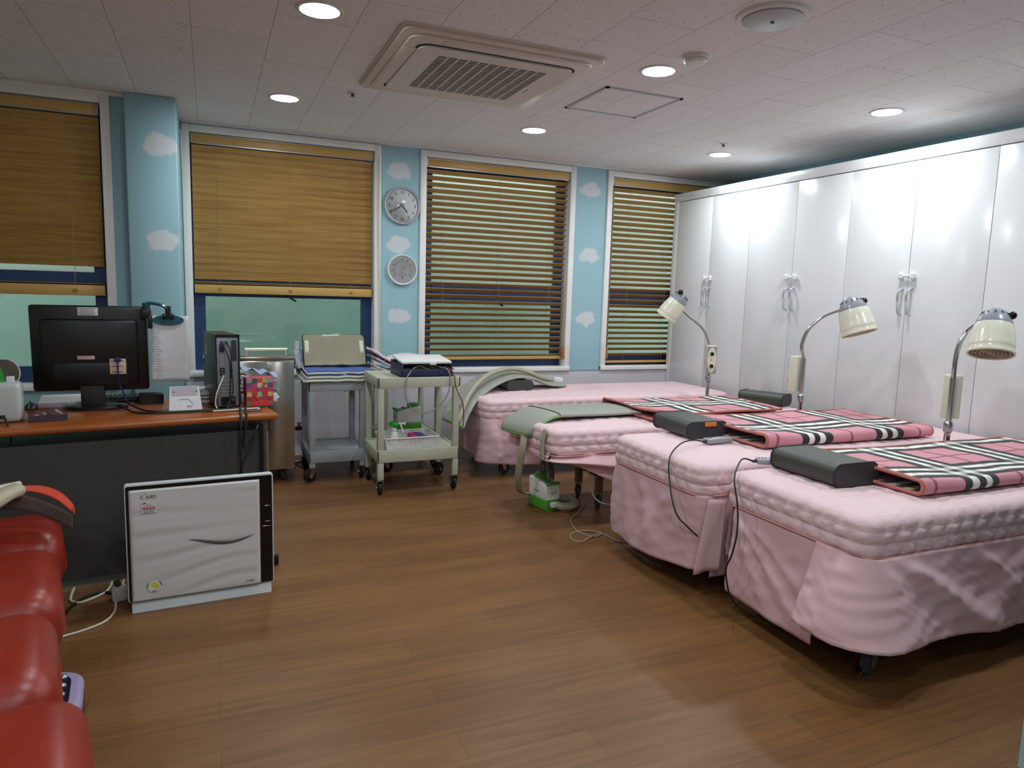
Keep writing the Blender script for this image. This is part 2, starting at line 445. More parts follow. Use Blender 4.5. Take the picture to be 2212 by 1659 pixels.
m = MB(); m.bx((1.345, YW-.014, .672), (1.685, YW, .686)).bx((3.19, YW-.014, .672), (3.535, YW, .686))
struct(m.out('trim_2', SILVER, smooth=False))
m = MB(); m.bx((-3.2, YL-.03, 2.595), (-.487, YL, 2.62), .004).bx((-.17, YW-.012, 2.608), (4.95, YW, 2.62))
struct(m.out('trim_3', CASING))
# ground and neighbouring wall outside
OUTW = mat('outside_render', '#c3cfca', .9, var=.08, vscale=2.2, bump=.2, bscale=8)
struct(MB().bx((-5, 7.9, -.3), (9, 8.1, 2.62)).out('wall_outside', OUTW, smooth=False))
struct(MB().bx((-5, YW+.25, -.3), (9, 7.9, -.1)).out('floor_outside', mat('outside_concrete', '#7f8a80', .9, var=.1), smooth=False))

# ------------------------------------------------------------------ windows
def window(name, x0, x1, z0, z1, Y, zt0, zt1, cas=.055, sash=None, left_cas=True):
    r = bpy.data.objects.new(name, None); COL.objects.link(r); r.location = (0, 0, 0); struct(r)
    D = .16
    c = MB()
    if left_cas: c.bx((x0-cas, Y-.022, z0-.04), (x0, Y+D, z1+.055), .004)
    c.bx((x1, Y-.022, z0-.04), (x1+cas, Y+D, z1+.055), .004)
    c.bx((x0, Y-.022, z1), (x1, Y+D, z1+.055), .004)
    c.out('window_casing', CASING, r)
    MB().bx((x0-cas, Y-.035, z0-.042), (x1+cas, Y+D, z0), .006).out('window_sill', CASING, r)
    f = MB(); ya, yb = Y+.10, Y+.155; w = .085
    f.bx((x0, ya, z0), (x0+w, yb, z1)).bx((x1-w, ya, z0), (x1, yb, z1)).bx((x0+w, ya, z1-w), (x1-w, yb, z1)).bx((x0+w, ya, z0), (x1-w, yb, z0+.105))
    f.bx((x0+w, ya-.012, zt0), (x1-w, yb, zt1), .004)
    f.out('window_frame', BLUE, r, smooth=False)
    MB().bx((x0+w, ya+.025, zt1), (x1-w, ya+.031, z1-w)).out('upper_pane', FROST, r, smooth=False)
    MB().bx((x0+w, ya+.025, z0+.105), (x1-w, ya+.031, zt0)).out('lower_pane', PANE, r, smooth=False)
    xm = (x0+x1)/2
    MB().box((xm, ya-.03, zt0+.01), (.05, .03, .02), .005).box((xm+.035, ya-.045, zt0-.005), (.085, .016, .016), .005, rot=(0, .5, 0)).out('window_latch', BLACK, r)
    return r
window('window_1', -2.0, -.63, .72, 2.545, YL, 1.31, 1.46)
window('window_2', -.118, 1.29, .72, 2.545, YW, 1.31, 1.46)
window('window_3', 1.74, 3.135, .72, 2.545, YW, 1.31, 1.46)
window('window_4', 3.59, 4.925, .72, 2.545, YW, 1.31, 1.46)

# ------------------------------------------------------------------ blinds
def blind(label, x0, x1, ztop, zrail, Y, tilt, zlast, nst, railh, cords, tassel=None, sag=0):
    r = thing('window_blind', label, 'blind', ((x0+x1)/2, Y, zrail), group='bamboo blinds over the windows')
    ox, oy, oz = r.location; h = (x1-x0)/2; zt = ztop-oz
    MB().bx((-h, -.045, zt-.072), (h, -.036, zt-.004), .002).out('valance', RAILW, r)
    t = MB().bx((-h-.002, -.048, zt-.076), (h+.002, -.034, zt-.068)).bx((-h-.002, -.048, zt-.006), (h+.002, -.034, zt-.001)).bx((-h-.004, -.048, zt-.076), (-h+.006, -.034, zt)).bx((h-.006, -.048, zt-.076), (h+.004, -.034, zt))
    plab(t.out('valance_trim', SILVER, r, smooth=False), 'silver edging strip')
    MB().bx((-h, -.034, zt-.05), (h, .02, zt-.004)).out('headrail', SILVER, r, smooth=False)
    s = MB(); pitch = .0535; z = zt-.105; w = .06
    dx = Matrix.Rotation(-tilt, 4, 'X')
    while z > zlast-oz:
        s.box((0, 0, z), (2*h-.004, w, .0028), rot=(-tilt, 0, 0)); z -= pitch
    for k in range(nst): s.box((0, 0, railh+.006+k*.011), (2*h-.004, w, .003), rot=(random.uniform(-.03, .03)-.12, 0, 0))
    s.out('slats', SLAT, r, smooth=False)
    MB().box((0, -.004, railh/2), (2*h, .056, railh), .006).out('bottom_rail', RAILW, r)
    c = MB()
    for f in cords:
        x = -h+2*h*f
        for y in (-.026, .026): c.cyl((x, y, zt-.08), (x, y, .01), .0012, n=5)
        z = zt-.105
    c.out('ladder_cord', GWIRE, r)
    if railh > .03:
        for f in cords: MB().cyl((-h+2*h*f, -.034, railh*.45), (-h+2*h*f, -.029, railh*.45), .015, n=12).out('cord_button', mat('button_wood', '#9c6f35', .5), r)
    if tassel:
        tx, tz, tl = tassel; x = tx-ox
        MB().cyl((x, -.055, zt-.06), (x, -.055, tz+tl-oz), .0014, n=5).cyl((x+.012, -.055, zt-.06), (x+.004, -.055, tz+tl-oz), .0014, n=5).out('pull_cord', GWIRE, r)
        MB().lathe([(0, tl), (.006, tl), (.012, tl*.9), (.014, tl*.5), (.018, .01), (.015, 0), (0, 0)], Matrix.Translation((x, -.055, tz-oz)), 14).out('cord_tassel', WOODTAS, r)
    return r
blind('shaded bamboo blind drawn most of the way down behind the black monitor', -1.98, -.645, 2.54, 1.305, YL+.045, 1.12, 1.50, 1, .07, (.08, .48, .87))
blind('closed bamboo blind over the window behind the grey trolley with heating pads', -.108, 1.28, 2.54, 1.335, YW+.045, 1.12, 1.47, 2, .068, (.13, .515, .87))
blind('open slatted bamboo blind between the clock pier and the second cloud pier', 1.748, 3.125, 2.54, .79, YW+.045, .48, .88, 2, .03, (.12, .51, .88), (3.118, .80, .12))
blind('open slatted bamboo blind partly hidden by the white wardrobes', 3.60, 4.915, 2.54, .745, YW+.045, .48, .80, 0, .022, (.17, .51, .83), (3.605, .79, .12))
cp = thing('blind_cord', 'long pale pull cord with wooden tassel hanging beside the clock pier', 'cord', (1.325, YW-.03, .79))
MB().tube([(-.012, 0, 1.72), (-.008, 0, 1.0), (.02, 0, .03)], .0025, 6, 5).tube([(-.002, 0, 1.72), (.004, 0, .9), (.026, 0, .03)], .0025, 6, 5).out('cord_strands', WIRE, cp)
MB().lathe([(0, .035), (.008, .035), (.014, .02), (.013, .004), (0, 0)], Matrix.Translation((.024, 0, 0)), 12).out('cord_tassel', WOODTAS, cp)

# ------------------------------------------------------------------ wall clock, thermometer
def dial(t, R, rim_m, face_m, y=0):
    M = Matrix.Rotation(PI/2, 4, 'X')
    MB().lathe([(R*.86, .012), (R*.9, .030), (R*.96, .034), (R, .026), (R, 0), (0, 0)], M, 48).out('rim', rim_m, t)
    MB().lathe([(R*.88, .010), (R*.88, .012), (0, .012)], M, 48).out('dial_face', face_m, t)
ck = thing('wall_clock', 'round silver rimmed wall clock with black numerals showing twenty to five', 'clock', (1.527, YW, 2.118))
dial(ck, .158, mat('clock_rim', '#b9b8bf', .3, .3), mat('clock_face', '#f3f3f5', .5))
for k in range(1, 13):
    a = PI/2-k*PI/6
    text('numeral', str(k), .036, BINK, ck, facing(.112*math.cos(a), -.0135, .112*math.sin(a)))
def hand(t, a, L, w, y, m, name, tail=.02):
    d = Vector((math.cos(a), 0, math.sin(a))); p = Vector((-d.z, 0, d.x))
    b = MB(); b.box((0, 0, 0), (L+tail, .0015, w), M=Matrix.Translation(d*((L-tail)/2)+Vector((0, y, 0))) @ Matrix.Rotation(-a, 4, 'Y'))
    return b.out(name, m, t, smooth=False)
hand(ck, PI/2-4.667*PI/6, .07, .007, -.016, BINK, 'hour_hand'); hand(ck, PI/2-8*PI/6, .098, .005, -.018, BINK, 'minute_hand')
hand(ck, PI/2-9.6*PI/6, .05, .002, -.0195, BINK, 'second_hand')
MB().cyl((0, -.013, 0), (0, -.022, 0), .006).out('hub', SILVER, ck)
MB().lathe([(.138, .026), (.09, .031), (0, .033)], Matrix.Rotation(PI/2, 4, 'X'), 40).out('glass_cover', CLEAR, ck)
th = thing('wall_thermometer', 'round white wall thermometer with fine dial below the clock', 'thermometer', (1.533, YW, 1.578))
dial(th, .132, mat('thermo_rim', '#e6e5e3', .35), mat('thermo_face', '#eeedef', .5))
for k, s in enumerate(('-30', '-20', '-10', '0', '10', '20', '30', '40', '50')):
    a = math.radians(215-k*31.2); text('scale_numeral', s, .015, INK, th, facing(.089*math.cos(a), -.0132, .089*math.sin(a)))
tk = MB()
for k in range(49):
    a = math.radians(215-k*5.2); d = Vector((math.cos(a), 0, math.sin(a)))
    tk.box((0, 0, 0), (.008, .0008, .0009), M=Matrix.Translation(d*.072+Vector((0, -.0128, 0))) @ Matrix.Rotation(-a, 4, 'Y'))
for k in range(13):
    a = math.radians(160-k*11.7); d = Vector((math.cos(a), 0, math.sin(a)))
    tk.box((0, 0, 0), (.007, .0008, .0016), M=Matrix.Translation(d*.034+Vector((0, -.0128, -.062))) @ Matrix.Rotation(-a, 4, 'Y'))
tk.out('scale_marks', INK, th, smooth=False)
text('letter', 'C', .018, INK, th, facing(0, -.0132, .03))
hand(th, math.radians(47), .058, .0025, -.015, REDP, 'needle', .015)
n = hand(th, math.radians(-88), .02, .004, -.015, BINK, 'humidity_needle', .008); n.location = (0, 0, -.055)
MB().lathe([(.115, .027), (.06, .031), (0, .032)], Matrix.Rotation(PI/2, 4, 'X'), 40).out('glass_cover', CLEAR, th)

# ------------------------------------------------------------------ ceiling fittings
dl = thing('ceiling_downlight', 'round lit ceiling downlight nearest the camera, left of the air conditioner', 'ceiling light', (.475, 3.39, ZC), group='recessed ceiling downlights')
F = Matrix.Rotation(PI, 4, 'X')
MB().lathe([(.083, .001), (.087, .006), (.100, .006), (.104, 0), (.104, -.004)], F, 36).out('trim_ring', WHITE, dl)
MB().lathe([(.083, .0035), (0, .0035)], F, 36).out('diffuser', LAMP, dl)
for (x, y), l in {(.475, 5.0): 'round lit ceiling downlight above the closed blind, left of the air conditioner', (2.26, 5.0): 'round lit ceiling downlight in front of the blind beside the second cloud pier',
        (2.26, 3.39): 'round lit ceiling downlight beside the smoke detector', (3.99, 5.0): 'round lit ceiling downlight at the far end of the white wardrobes, by a sprinkler',
        (3.99, 3.39): 'round lit ceiling downlight close above the near white wardrobes', (.475, 1.78): 'round lit ceiling downlight above the open floor behind the viewpoint, left column',
        (2.26, 1.78): 'round lit ceiling downlight over the nearest bed corner, middle column', (3.99, 1.78): 'round lit ceiling downlight over the nearest bed, by the wardrobes',
        (.475, .18): 'added unseen ceiling downlight almost above the viewpoint, for bounce light', (-1.3, .18): 'added unseen ceiling downlight left of and behind the viewpoint, for bounce light', (.475, -1.4): 'added unseen ceiling downlight by the front wall, for bounce light', (-1.3, -1.4): 'added unseen ceiling downlight in the front left corner, for bounce light'}.items():  # lamps on this line are added out of view to brighten the ceiling by bounce
    dup(dl, (x, y, ZC), l)
def ringplate(m, outer, inner, z0, z1):
    b = bmesh.new(); n = len(outer)
    L = [[b.verts.new((x, y, z)) for x, y in p] for p, z in ((outer, z0), (inner, z0), (inner, z1), (outer, z1))]
    for A, B in zip(L, L[1:]+L[:1]):
        for i in range(n): b.faces.new((A[i], A[(i+1) % n], B[(i+1) % n], B[i]))
    bmesh.ops.recalc_face_normals(b, faces=b.faces); return m._add(b)
ac = thing('ceiling_air_conditioner', 'large square off-white ceiling cassette air conditioner with a square intake grille', 'air conditioner', (1.385, 3.885, ZC))
ACM = mat('ac_plastic', '#d8cfc5', .5, var=.02)
z = lambda p: p
def rprism(x0, y0, x1, y1, r, za, zb, name, m, par, bev=0):
    return MB().prism(rrect(x0, y0, x1, y1, r), za, zb, bev=bev).out(name, m, par)
b = MB(); n = 5
rings = [(.545, 0, .05), (.535, -.012, .05), (.40+.07, -.034, .07)]
b.prism(rrect(-.545, -.555, .545, .555, .05), -.010, 0); b.prism(rrect(-.535, -.545, .535, .545, .05), -.024, -.008, bev=.006); b.prism(rrect(-.49, -.50, .49, .50, .07), -.036, -.022, bev=.006)
b.out('cassette_frame', ACM, ac)
b = MB()
for a, bb in (((-.33, -.485), (.33, -.425)), ((-.33, .425), (.33, .485)), ((-.48, -.33), (-.42, .33)), ((.42, -.33), (.48, .33))): b.bx((a[0], a[1], -.0385), (bb[0], bb[1], -.034), .002)
b.out('air_louver', ACM, ac)
MB().prism(rrect(-.432, -.417, .432, .417, .066), -.0375, -.030).out('panel_gap', mat('gap_brown', '#241d1b', .8), ac)
g0, g1 = .305, .30
pn = MB(); ringplate(pn, rrect(-.42, -.405, .42, .405, .06), rrect(-g0, -g1, g0, g1, .004), -.046, -.034)
pn.out('intake_panel', ACM, ac, smooth=False)
gr = MB(); N = 11
for i in range(N+1):
    x = -g0+2*g0*i/N; gr.bx((x-.004, -g1, -.0458), (x+.004, g1, -.0432))
for j in range(23):
    y = -g1+2*g1*j/22; gr.bx((-g0, y-.004, -.0455), (g0, y+.004, -.0432))
gr.out('intake_grille', ACM, ac, smooth=False)
MB().bx((.33, .02, -.0465), (.335, .10, -.0455)).out('logo_strip', INK, ac, smooth=False)

df = thing('ceiling_diffuser', 'large round white air vent with flat disc on the ceiling', 'vent', (2.255, 2.535, ZC))
MB().lathe([(.10, .004), (.128, .016), (.150, .012), (.156, 0)], F, 40).out('vent_ring', WHITE, df)
MB().lathe([(.122, .012), (.126, .020), (.12, .024), (0, .026)], F, 40).out('vent_disc', mat('vent_disc', '#b9bdc2', .4), df)
MB().cyl((0, 0, -.026), (0, 0, -.032), .008).out('screw', INK, df)
sd = thing('smoke_detector', 'small white domed smoke detector on the ceiling', 'smoke detector', (2.29, 3.11, ZC))
MB().lathe([(.066, 0), (.066, .012), (.060, .016)], F, 32).out('detector_base', WPLAST, sd)
MB().lathe([(.058, .014), (.058, .026), (.048, .036), (0, .040)], F, 32).out('detector_head', WPLAST, sd)
ht = thing('access_hatch', 'square ceiling access panel with thin aluminium rim', 'ceiling hatch', (2.43, 4.035, ZC))
b = MB(); w = .27
for a, c in (((-w, -w), (w, -w+.022)), ((-w, w-.022), (w, w)), ((-w, -w), (-w+.022, w)), ((w-.022, -w), (w, w))): b.bx((a[0], a[1], -.007), (c[0], c[1], 0))
b.out('hatch_rim', mat('hatch_alu', '#b9bcbd', .5, .1), ht, smooth=False)
MB().bx((-w+.02, -w+.02, -.0035), (w-.02, w-.02, 0)).out('hatch_board', CEIL, ht, smooth=False)
sp = thing('sprinkler_head', 'tiny dark sprinkler head in the ceiling left of the air conditioner', 'sprinkler', (.851, 4.655, ZC), group='ceiling sprinklers')
MB().lathe([(.034, 0), (.03, .006), (.014, .008), (0, .008)], F, 20).out('escutcheon', WHITE, sp)
MB().lathe([(.011, .006), (.009, .022), (.014, .024), (0, .027)], F, 14).out('sprinkler_tip', INK, sp)
dup(sp, (3.738, 4.651, ZC), 'tiny sprinkler head in the ceiling by the downlight at the far wardrobes')

# ------------------------------------------------------------------ wardrobes
edges = [5.986, 5.464, 4.942, 4.421, 3.899, 3.377, 2.857, 2.336, 1.815]
wl = ['tall white wardrobe at the window end, behind the farthest lamp', 'second tall white wardrobe from the window, behind the farthest pair of pillows', 'third tall white wardrobe from the window, between the two ivory lamps facing out', 'nearest tall white wardrobe, cut off by the right edge of the photo']
for u in range(4):
    ya, ym, yb = edges[2*u], edges[2*u+1], edges[2*u+2]
    w = thing('wardrobe', wl[u], 'wardrobe', (XC, ym, 0), group='white wardrobes along the right wall')
    MB().bx((.02, yb-ym+.001, .0), (.60, ya-ym-.001, 2.356)).out('carcass', GAPM, w, smooth=False)
    for s, (a, c) in enumerate(((ym, ya), (yb, ym))):
        d = MB().bx((-.004, a-ym+.0025, .06), (.018, c-ym-.0025, 2.351), .0015).out('door', CAB, w)
        hy = .033 if s == 0 else -.033
        pts = [(-.005, hy, 1.512), (-.03, hy, 1.505), (-.036, hy+.008, 1.47), (-.03, hy+.012, 1.43), (-.034, hy+.004, 1.39), (-.03, hy, 1.350), (-.005, hy, 1.342)]
        plab(MB().tube(pts, .0075, 8, 6, flat=(1.3, .8)).out('handle', mat('satin_handle', '#c4c3ca', .32, .35), d), 'wavy satin metal handle')
    lk = MB().box((-.02, 0, 1.598), (.012, .085, .018), .006)
    for sy in (-.045, .045):
        lk.sph((-.02, sy, 1.606), .019, (.6, 1, 1)); lk.sph((-.02, sy, 1.590), .019, (.6, 1, 1))
    plab(lk.out('child_lock', mat('lock_white', '#efece8', .35), w), 'white bone-shaped child lock')
fc = MB().bx((XC-.006, 1.815, 2.358), (XC+.60, YW-.004, 2.434), .002)
tag(fc.out('wardrobe_top_panel', CAB, None), 'long white top panel running above all the wardrobe doors', 'panel')
fs = MB().bx((XC-.006, 5.988, 0), (XC+.60, YW-.014, 2.356), .002)
tag(fs.out('wardrobe_side_filler', CAB, None), 'narrow white filler strip between the wardrobes and the window wall', 'panel')

# ------------------------------------------------------------------ beds
def perim(x0, y0, x1, y1, r, ds):             # rounded rectangle, list of (point, normal, arclength)
    P = []; s = 0
    segs = [((x1-r, y0+r), -PI/2), ((x1-r, y1-r), 0), ((x0+r, y1-r), PI/2), ((x0+r, y0+r), PI)]
    raw = []
    for k, ((cx, cy), a) in enumerate(segs):
        for i in range(5):
            t = a+PI/2*i/5; raw.append((Vector((cx+r*math.cos(t), cy+r*math.sin(t))), Vector((math.cos(t), math.sin(t)))))
        nx = segs[(k+1) % 4]; t = a+PI/2
        p = Vector((cx+r*math.cos(t), cy+r*math.sin(t))); q = Vector((nx[0][0]+r*math.cos(nx[1]), nx[0][1]+r*math.sin(nx[1])))
        N = max(2, int((q-p).length/ds))
        for i in range(N): raw.append((p.lerp(q, i/N), Vector((math.cos(t), math.sin(t)))))
    out = []
    for i, (p, n) in enumerate(raw):
        if i: s += (p-raw[i-1][0]).length
        out.append((p, n, s))
    return out
def puff(u, v, a, b):
    return (abs(math.sin(PI*u/a))**.35)*(abs(math.sin(PI*v/b))**.45)

def quilt(x0, y0, x1, y1, zt, drop, seed):
    P = perim(x0, y0, x1, y1, .07, .0085); W = min(x1-x0, y1-y0); N = len(P)
    m = MB(); bmx = m.bm; rings = []
    prof = []                                 # (inset, z below top, arclength for quilting)
    k = drop
    n1 = 20
    for i in range(n1+1): prof.append((0, -drop+(drop-.05)*i/n1))
    for i in range(1, 6): a = PI/2*i/5; prof.append((.05*(1-math.cos(a)), -.05+.05*math.sin(a)))
    ins = .05
    while ins < W/2-.02: ins += .0115; prof.append((ins, 0))
    cx, cy = (x0+x1)/2, (y0+y1)/2
    for (ins, dz) in prof:
        R = []
        for p, nn, s in P:
            hx_, hy_ = (x1-x0)/2, (y1-y0)/2
            q = p-nn*ins if ins <= .05 else Vector(((p.x-cx)*(hx_-ins)/hx_+cx, (p.y-cy)*(hy_-ins)/hy_+cy))
            wr = noise.noise(Vector((q.x*4+seed, q.y*4, dz*9)))*.004
            if ins < .045:
                h = puff(s+.02*math.sin(dz*60), dz+.003, .086, .0485)*.0125+noise.noise(Vector((s*30, dz*40, seed)))*.003+wr
                q3 = Vector((q.x+nn.x*h, q.y+nn.y*h, zt+dz))
            else:
                h = puff(q.x-x0+.012*math.sin(q.y*40), q.y-y0, .105, .125)*.0085+wr+noise.noise(Vector((q.x*9, q.y*9, seed)))*.003
                q3 = Vector((q.x, q.y, zt+dz-.008+h))
            R.append(bmx.verts.new(q3))
        rings.append(R)
    for A, B in zip(rings, rings[1:]):
        for i in range(N):
            j = (i+1) % N; bmx.faces.new((A[i], A[j], B[j], B[i]))
    bmx.faces.new(rings[-1])
    bmesh.ops.recalc_face_normals(bmx, faces=bmx.faces)
    return m, P

def skirt(P, s0, s1, ztop, hem, flare, seed, amp=.02, wl=.45, nh=26, off0=.006, folds=()):
    Pts = [(p, n, s) for p, n, s in P if s0 <= s <= s1]
    n = len(Pts); m = MB(); L = s1-s0
    def f(u, v):
        p, nn, s = Pts[min(int(round(u*(n-1))), n-1)]
        hz = hem(s) if callable(hem) else hem
        z = ztop+(hz-ztop)*v
        fl = flare(s) if callable(flare) else flare
        w = noise.noise(Vector((s*1.7/wl*.6, seed, v*1.2)))*amp*1.6+math.sin(2*PI*s/wl+seed+v*1.5)*amp*.5
        rd = 0
        for (q0, sl, w_, a_) in folds:
            rd += a_*math.exp(-(((s-s0)-q0-sl*v)/(w_*(.5+v)))**2)*min(1, v*5)*(1 if v < .8 else 1-.5*(v-.8)/.2)
        w += rd/max(.3, v**.7)
        d = off0+fl*v**1.2+w*v**.7+noise.noise(Vector((s*9+v*6, v*5-s*3, seed)))*.008*min(1, v*4)+abs(noise.noise(Vector((s*16-v*9, v*3, seed+3))))*.006*min(1, v*4)
        return (p.x+nn.x*d, p.y+nn.y*d, z)
    m.grid(f, n-1, nh, thick=.0025)
    return m

def castor(par, x, y, r=.055, rz=0, brake=False, wm=None, top=.13):
    c = bpy.data.objects.new('castor', None)
    M = Matrix.Translation((x, y, 0)) @ Matrix.Rotation(rz, 4, 'Z')
    w = MB(); w.lathe([(0, -.016), (r*.5, -.016), (r*.55, -.012), (r*.8, -.013), (r, -.008), (r, .008), (r*.8, .013), (r*.55, .012), (r*.5, .016), (0, .016)], M @ Matrix.Translation((.02, 0, r)) @ Matrix.Rotation(PI/2, 4, 'X'), 24)
    wo = w.out('castor', wm or RUBBER, par)
    k = MB()
    for sy in (-.02, .02): k.prism([(-.02, top-r-.012), (.026, top-r-.012), (.034, -.012), (.018, -.02), (.004, -.012)], -.0015, .0015, M @ Matrix.Translation((0, sy, r)) @ Matrix.Rotation(PI/2, 4, 'X'))
    k.box((0, 0, 0), (.05, .044, .004), M=M @ Matrix.Translation((.004, 0, top-.012))); k.cyl(M @ Vector((.02, -.024, r)), M @ Vector((.02, .024, r)), .006, n=10); k.cyl(M @ Vector((0, 0, top-.012)), M @ Vector((0, 0, top+.02)), .009, n=10)
    plab(k.out('castor_fork', CHROME, wo), 'metal fork')
    if brake: MB().box((0, 0, 0), (.04, .03, .008), .002, M=M @ Matrix.Translation((.092, 0, r*.62)) @ Matrix.Rotation(.45, 4, 'Y')).out('brake_pedal', CHROME, wo)
    return wo

def bed(label, x0, y0, x1, y1, zt, crz=2.6, lx=.16, ly=.05):
    t = thing('treatment_bed', label, 'bed', ((x0+x1)/2, (y0+y1)/2, 0), group='treatment beds in front of the wardrobes')
    ox, oy = t.location.x, t.location.y; X0, X1, Y0, Y1 = x0-ox, x1-ox, y0-oy, y1-oy
    MB().bx((X0+.05, Y0+.05, zt-.14), (X1-.05, Y1-.05, zt-.03), .02).out('mattress', SKIRT, t)
    f = MB()
    for y in (Y0+.09, Y1-.09): f.bx((X0+.06, y-.02, zt-.20), (X1-.06, y+.02, zt-.15))
    for x in (X0+.08, (X0+X1)/2, X1-.08): f.bx((x-.02, Y0+.09, zt-.20), (x+.02, Y1-.09, zt-.15))
    f.out('bed_frame', BEDFR, t, smooth=False)
    for x in (X0+lx, X1-.2):
        for y in (Y0+ly, Y1-max(.08, ly-.05)):
            MB().bx((x-.02, y-.02, .11), (x+.02, y+.02, zt-.18)).out('leg', BEDFR, t, smooth=False)
            castor(t, x, y, .05, crz, y < 0 and x < 0, GREYW, .12)
    lo = MB()
    for y in (Y0+ly, Y1-max(.08, ly-.05)): lo.bx((X0+lx, y-.012, .24), (X1-.2, y+.012, .29))
    lo.bx((X0+lx-.02, Y0+ly, .22), (X0+lx+.02, Y1-.1, .28)).bx((X1-.22, Y0+.16, .22), (X1-.18, Y1-.14, .28))
    plab(lo.out('lower_rail', DBROWN, t, smooth=False), 'dark brown lower rail')
    fb = MB().tube([(X0+.68, Y0+.16, .25), (X0+.68, Y0+.06, .17), (X0+.72, Y0+.045, .155), (X0+.9, Y0+.045, .155), (X1-.75, Y0+.045, .155), (X1-.72, Y0+.06, .17), (X1-.72, Y0+.16, .25)], .011, 8, 4)
    plab(fb.out('foot_bar', mat('pale_tube', '#b7bab0', .35, .4), t), 'pale tubular foot bar')
    return t
BD = {1: (1.91, 4.92, 4.20, 5.72, .60), 2: (1.87, 3.70, 4.12, 4.43, .60), 3: (2.07, 2.58, 4.25, 3.36, .64), 4: (2.14, 1.73, 4.22, 2.49, .64)}
bl = {1: 'pink covered bed standing under the windows with a grey sleeve on it', 2: 'pink covered bed with exposed legs and the green pump in front', 3: 'pink covered bed with the orange tagged charcoal pillow', 4: 'nearest pink covered bed with one castor showing under the hem'}
for k in BD:
    x0, y0, x1, y1, zt = BD[k]; bed(bl[k], x0+.02, y0+.02, x1-.02, y1-.02, zt-.012, crz={1: .3, 2: 1.2, 3: 2.5, 4: 3.35}[k], lx={2: .45, 3: .34}.get(k, .14), ly={2: .23, 3: .16}.get(k, .045))
cl = {1: 'quilted pink bed cover under the windows, its skirt hanging near the floor', 2: 'quilted pink bed cover with a short rumpled skirt above the green pump', 3: 'quilted pink bed cover second from the camera with a long left skirt', 4: 'quilted pink bed cover nearest the camera with overlapping skirt panels'}
def cover(k, drop=.148):
    x0, y0, x1, y1, zt = BD[k]
    t = thing('bed_cover', cl[k], 'bed cover', ((x0+x1)/2, (y0+y1)/2, 0), group='quilted pink bed covers')
    ox, oy = t.location.x, t.location.y
    m, P = quilt(x0-ox, y0-oy, x1-ox, y1-oy, zt, drop, k*3.1)
    m.out('quilted_top', QUILT, t, ang=2)
    MB().tube([(p.x+n.x*.010, p.y+n.y*.010, zt-drop) for p, n, s in P[::5]], .004, 6, 1, True).out('seam_piping', PINKPIPE, t)
    return t, P, zt-drop
def arc(P, x, y):                              # arclength nearest to a local point
    return min(P, key=lambda q: (q[0]-Vector((x, y))).length)[2]
# nearest bed
t, P, zb = cover(4); hx4, hy4 = (BD[4][2]-BD[4][0])/2, (BD[4][3]-BD[4][1])/2
sc = arc(P, -hx4, -hy4); sfar = arc(P, -hx4, hy4); sL = P[-1][2]
near = lambda s: math.exp(-((s-sc)/.28)**2)
# perimeter runs: right side -> far side -> left end -> near corner -> near side (wraps to start)
s_split = arc(P, -hx4, -hy4+.22)
a = [(p, n, s) for p, n, s in P if s >= s_split-.001]
lo = [(p, n, s+sL) for p, n, s in P if s < arc(P, hx4, -hy4)+.02]
PN = a+lo
skirt(P, sfar+.05, s_split+.05, zb, lambda s: .11-.02*math.sin((s-sfar)*4), lambda s: .03, 2.0, .014, .5, folds=((-.02, .30, .035, .013), (-.02, .52, .045, .015), (.05, .10, .035, .010), (.02, .75, .05, .010))).out('skirt_panel', SKIRT, t, ang=2)
skirt(PN, s_split, PN[-1][2], zb, lambda s: .192-.055*min(1, max(0, (s-sc)/.8)), lambda s: .045+.06*near(s), 5.0, .012, .8, off0=.014, folds=((.14, .02, .035, .018), (.26, .10, .04, .015), (.32, .55, .075, .026), (.75, .45, .07, .012), (1.15, -.35, .08, .014), (1.5, .1, .07, .010))).out('skirt_panel', SKIRT, t, ang=2)
skirt(P, arc(P, hx4, hy4), sfar-.03, zb, .22, .02, 1.0, .012).out('skirt_panel', SKIRT, t, ang=2)
# loose flap of the far skirt that sticks out at the far left corner
fl = MB()
def ff(u, v):
    return (-hx4+.03-.075*u-.03*u*v-.02*v, hy4+.02+.035*u+.012*math.sin(u*5)*v+.03*v*u, zb-.004-(.335+.03*u)*v)
fl.grid(ff, 14, 14, thick=.003).out('skirt_flap', SKIRT, t, ang=2)
# second bed
t, P, zb = cover(3); h3x, h3y = (BD[3][2]-BD[3][0])/2, (BD[3][3]-BD[3][1])/2
sc3 = arc(P, -h3x, -h3y); sf3 = arc(P, -h3x, h3y)
skirt(P, sf3-.05, sc3+.05, zb, lambda s: .085+.05*max(0, (s-sf3)/.78)**2, lambda s: .012, 3.0, .016, .6, folds=((.08, .02, .035, .012), (.18, .12, .05, .014), (.34, .22, .06, .018), (.62, -.22, .06, .013))).out('skirt_panel', SKIRT, t, ang=2)
skirt(P, arc(P, h3x, h3y), sf3-.06, zb, .2, .02, 1.0, .012).out('skirt_panel', SKIRT, t, ang=2)
skirt(P, sc3+.03, P[-1][2], zb, .1, .004, 4.0, .008).out('skirt_panel', SKIRT, t, ang=2)
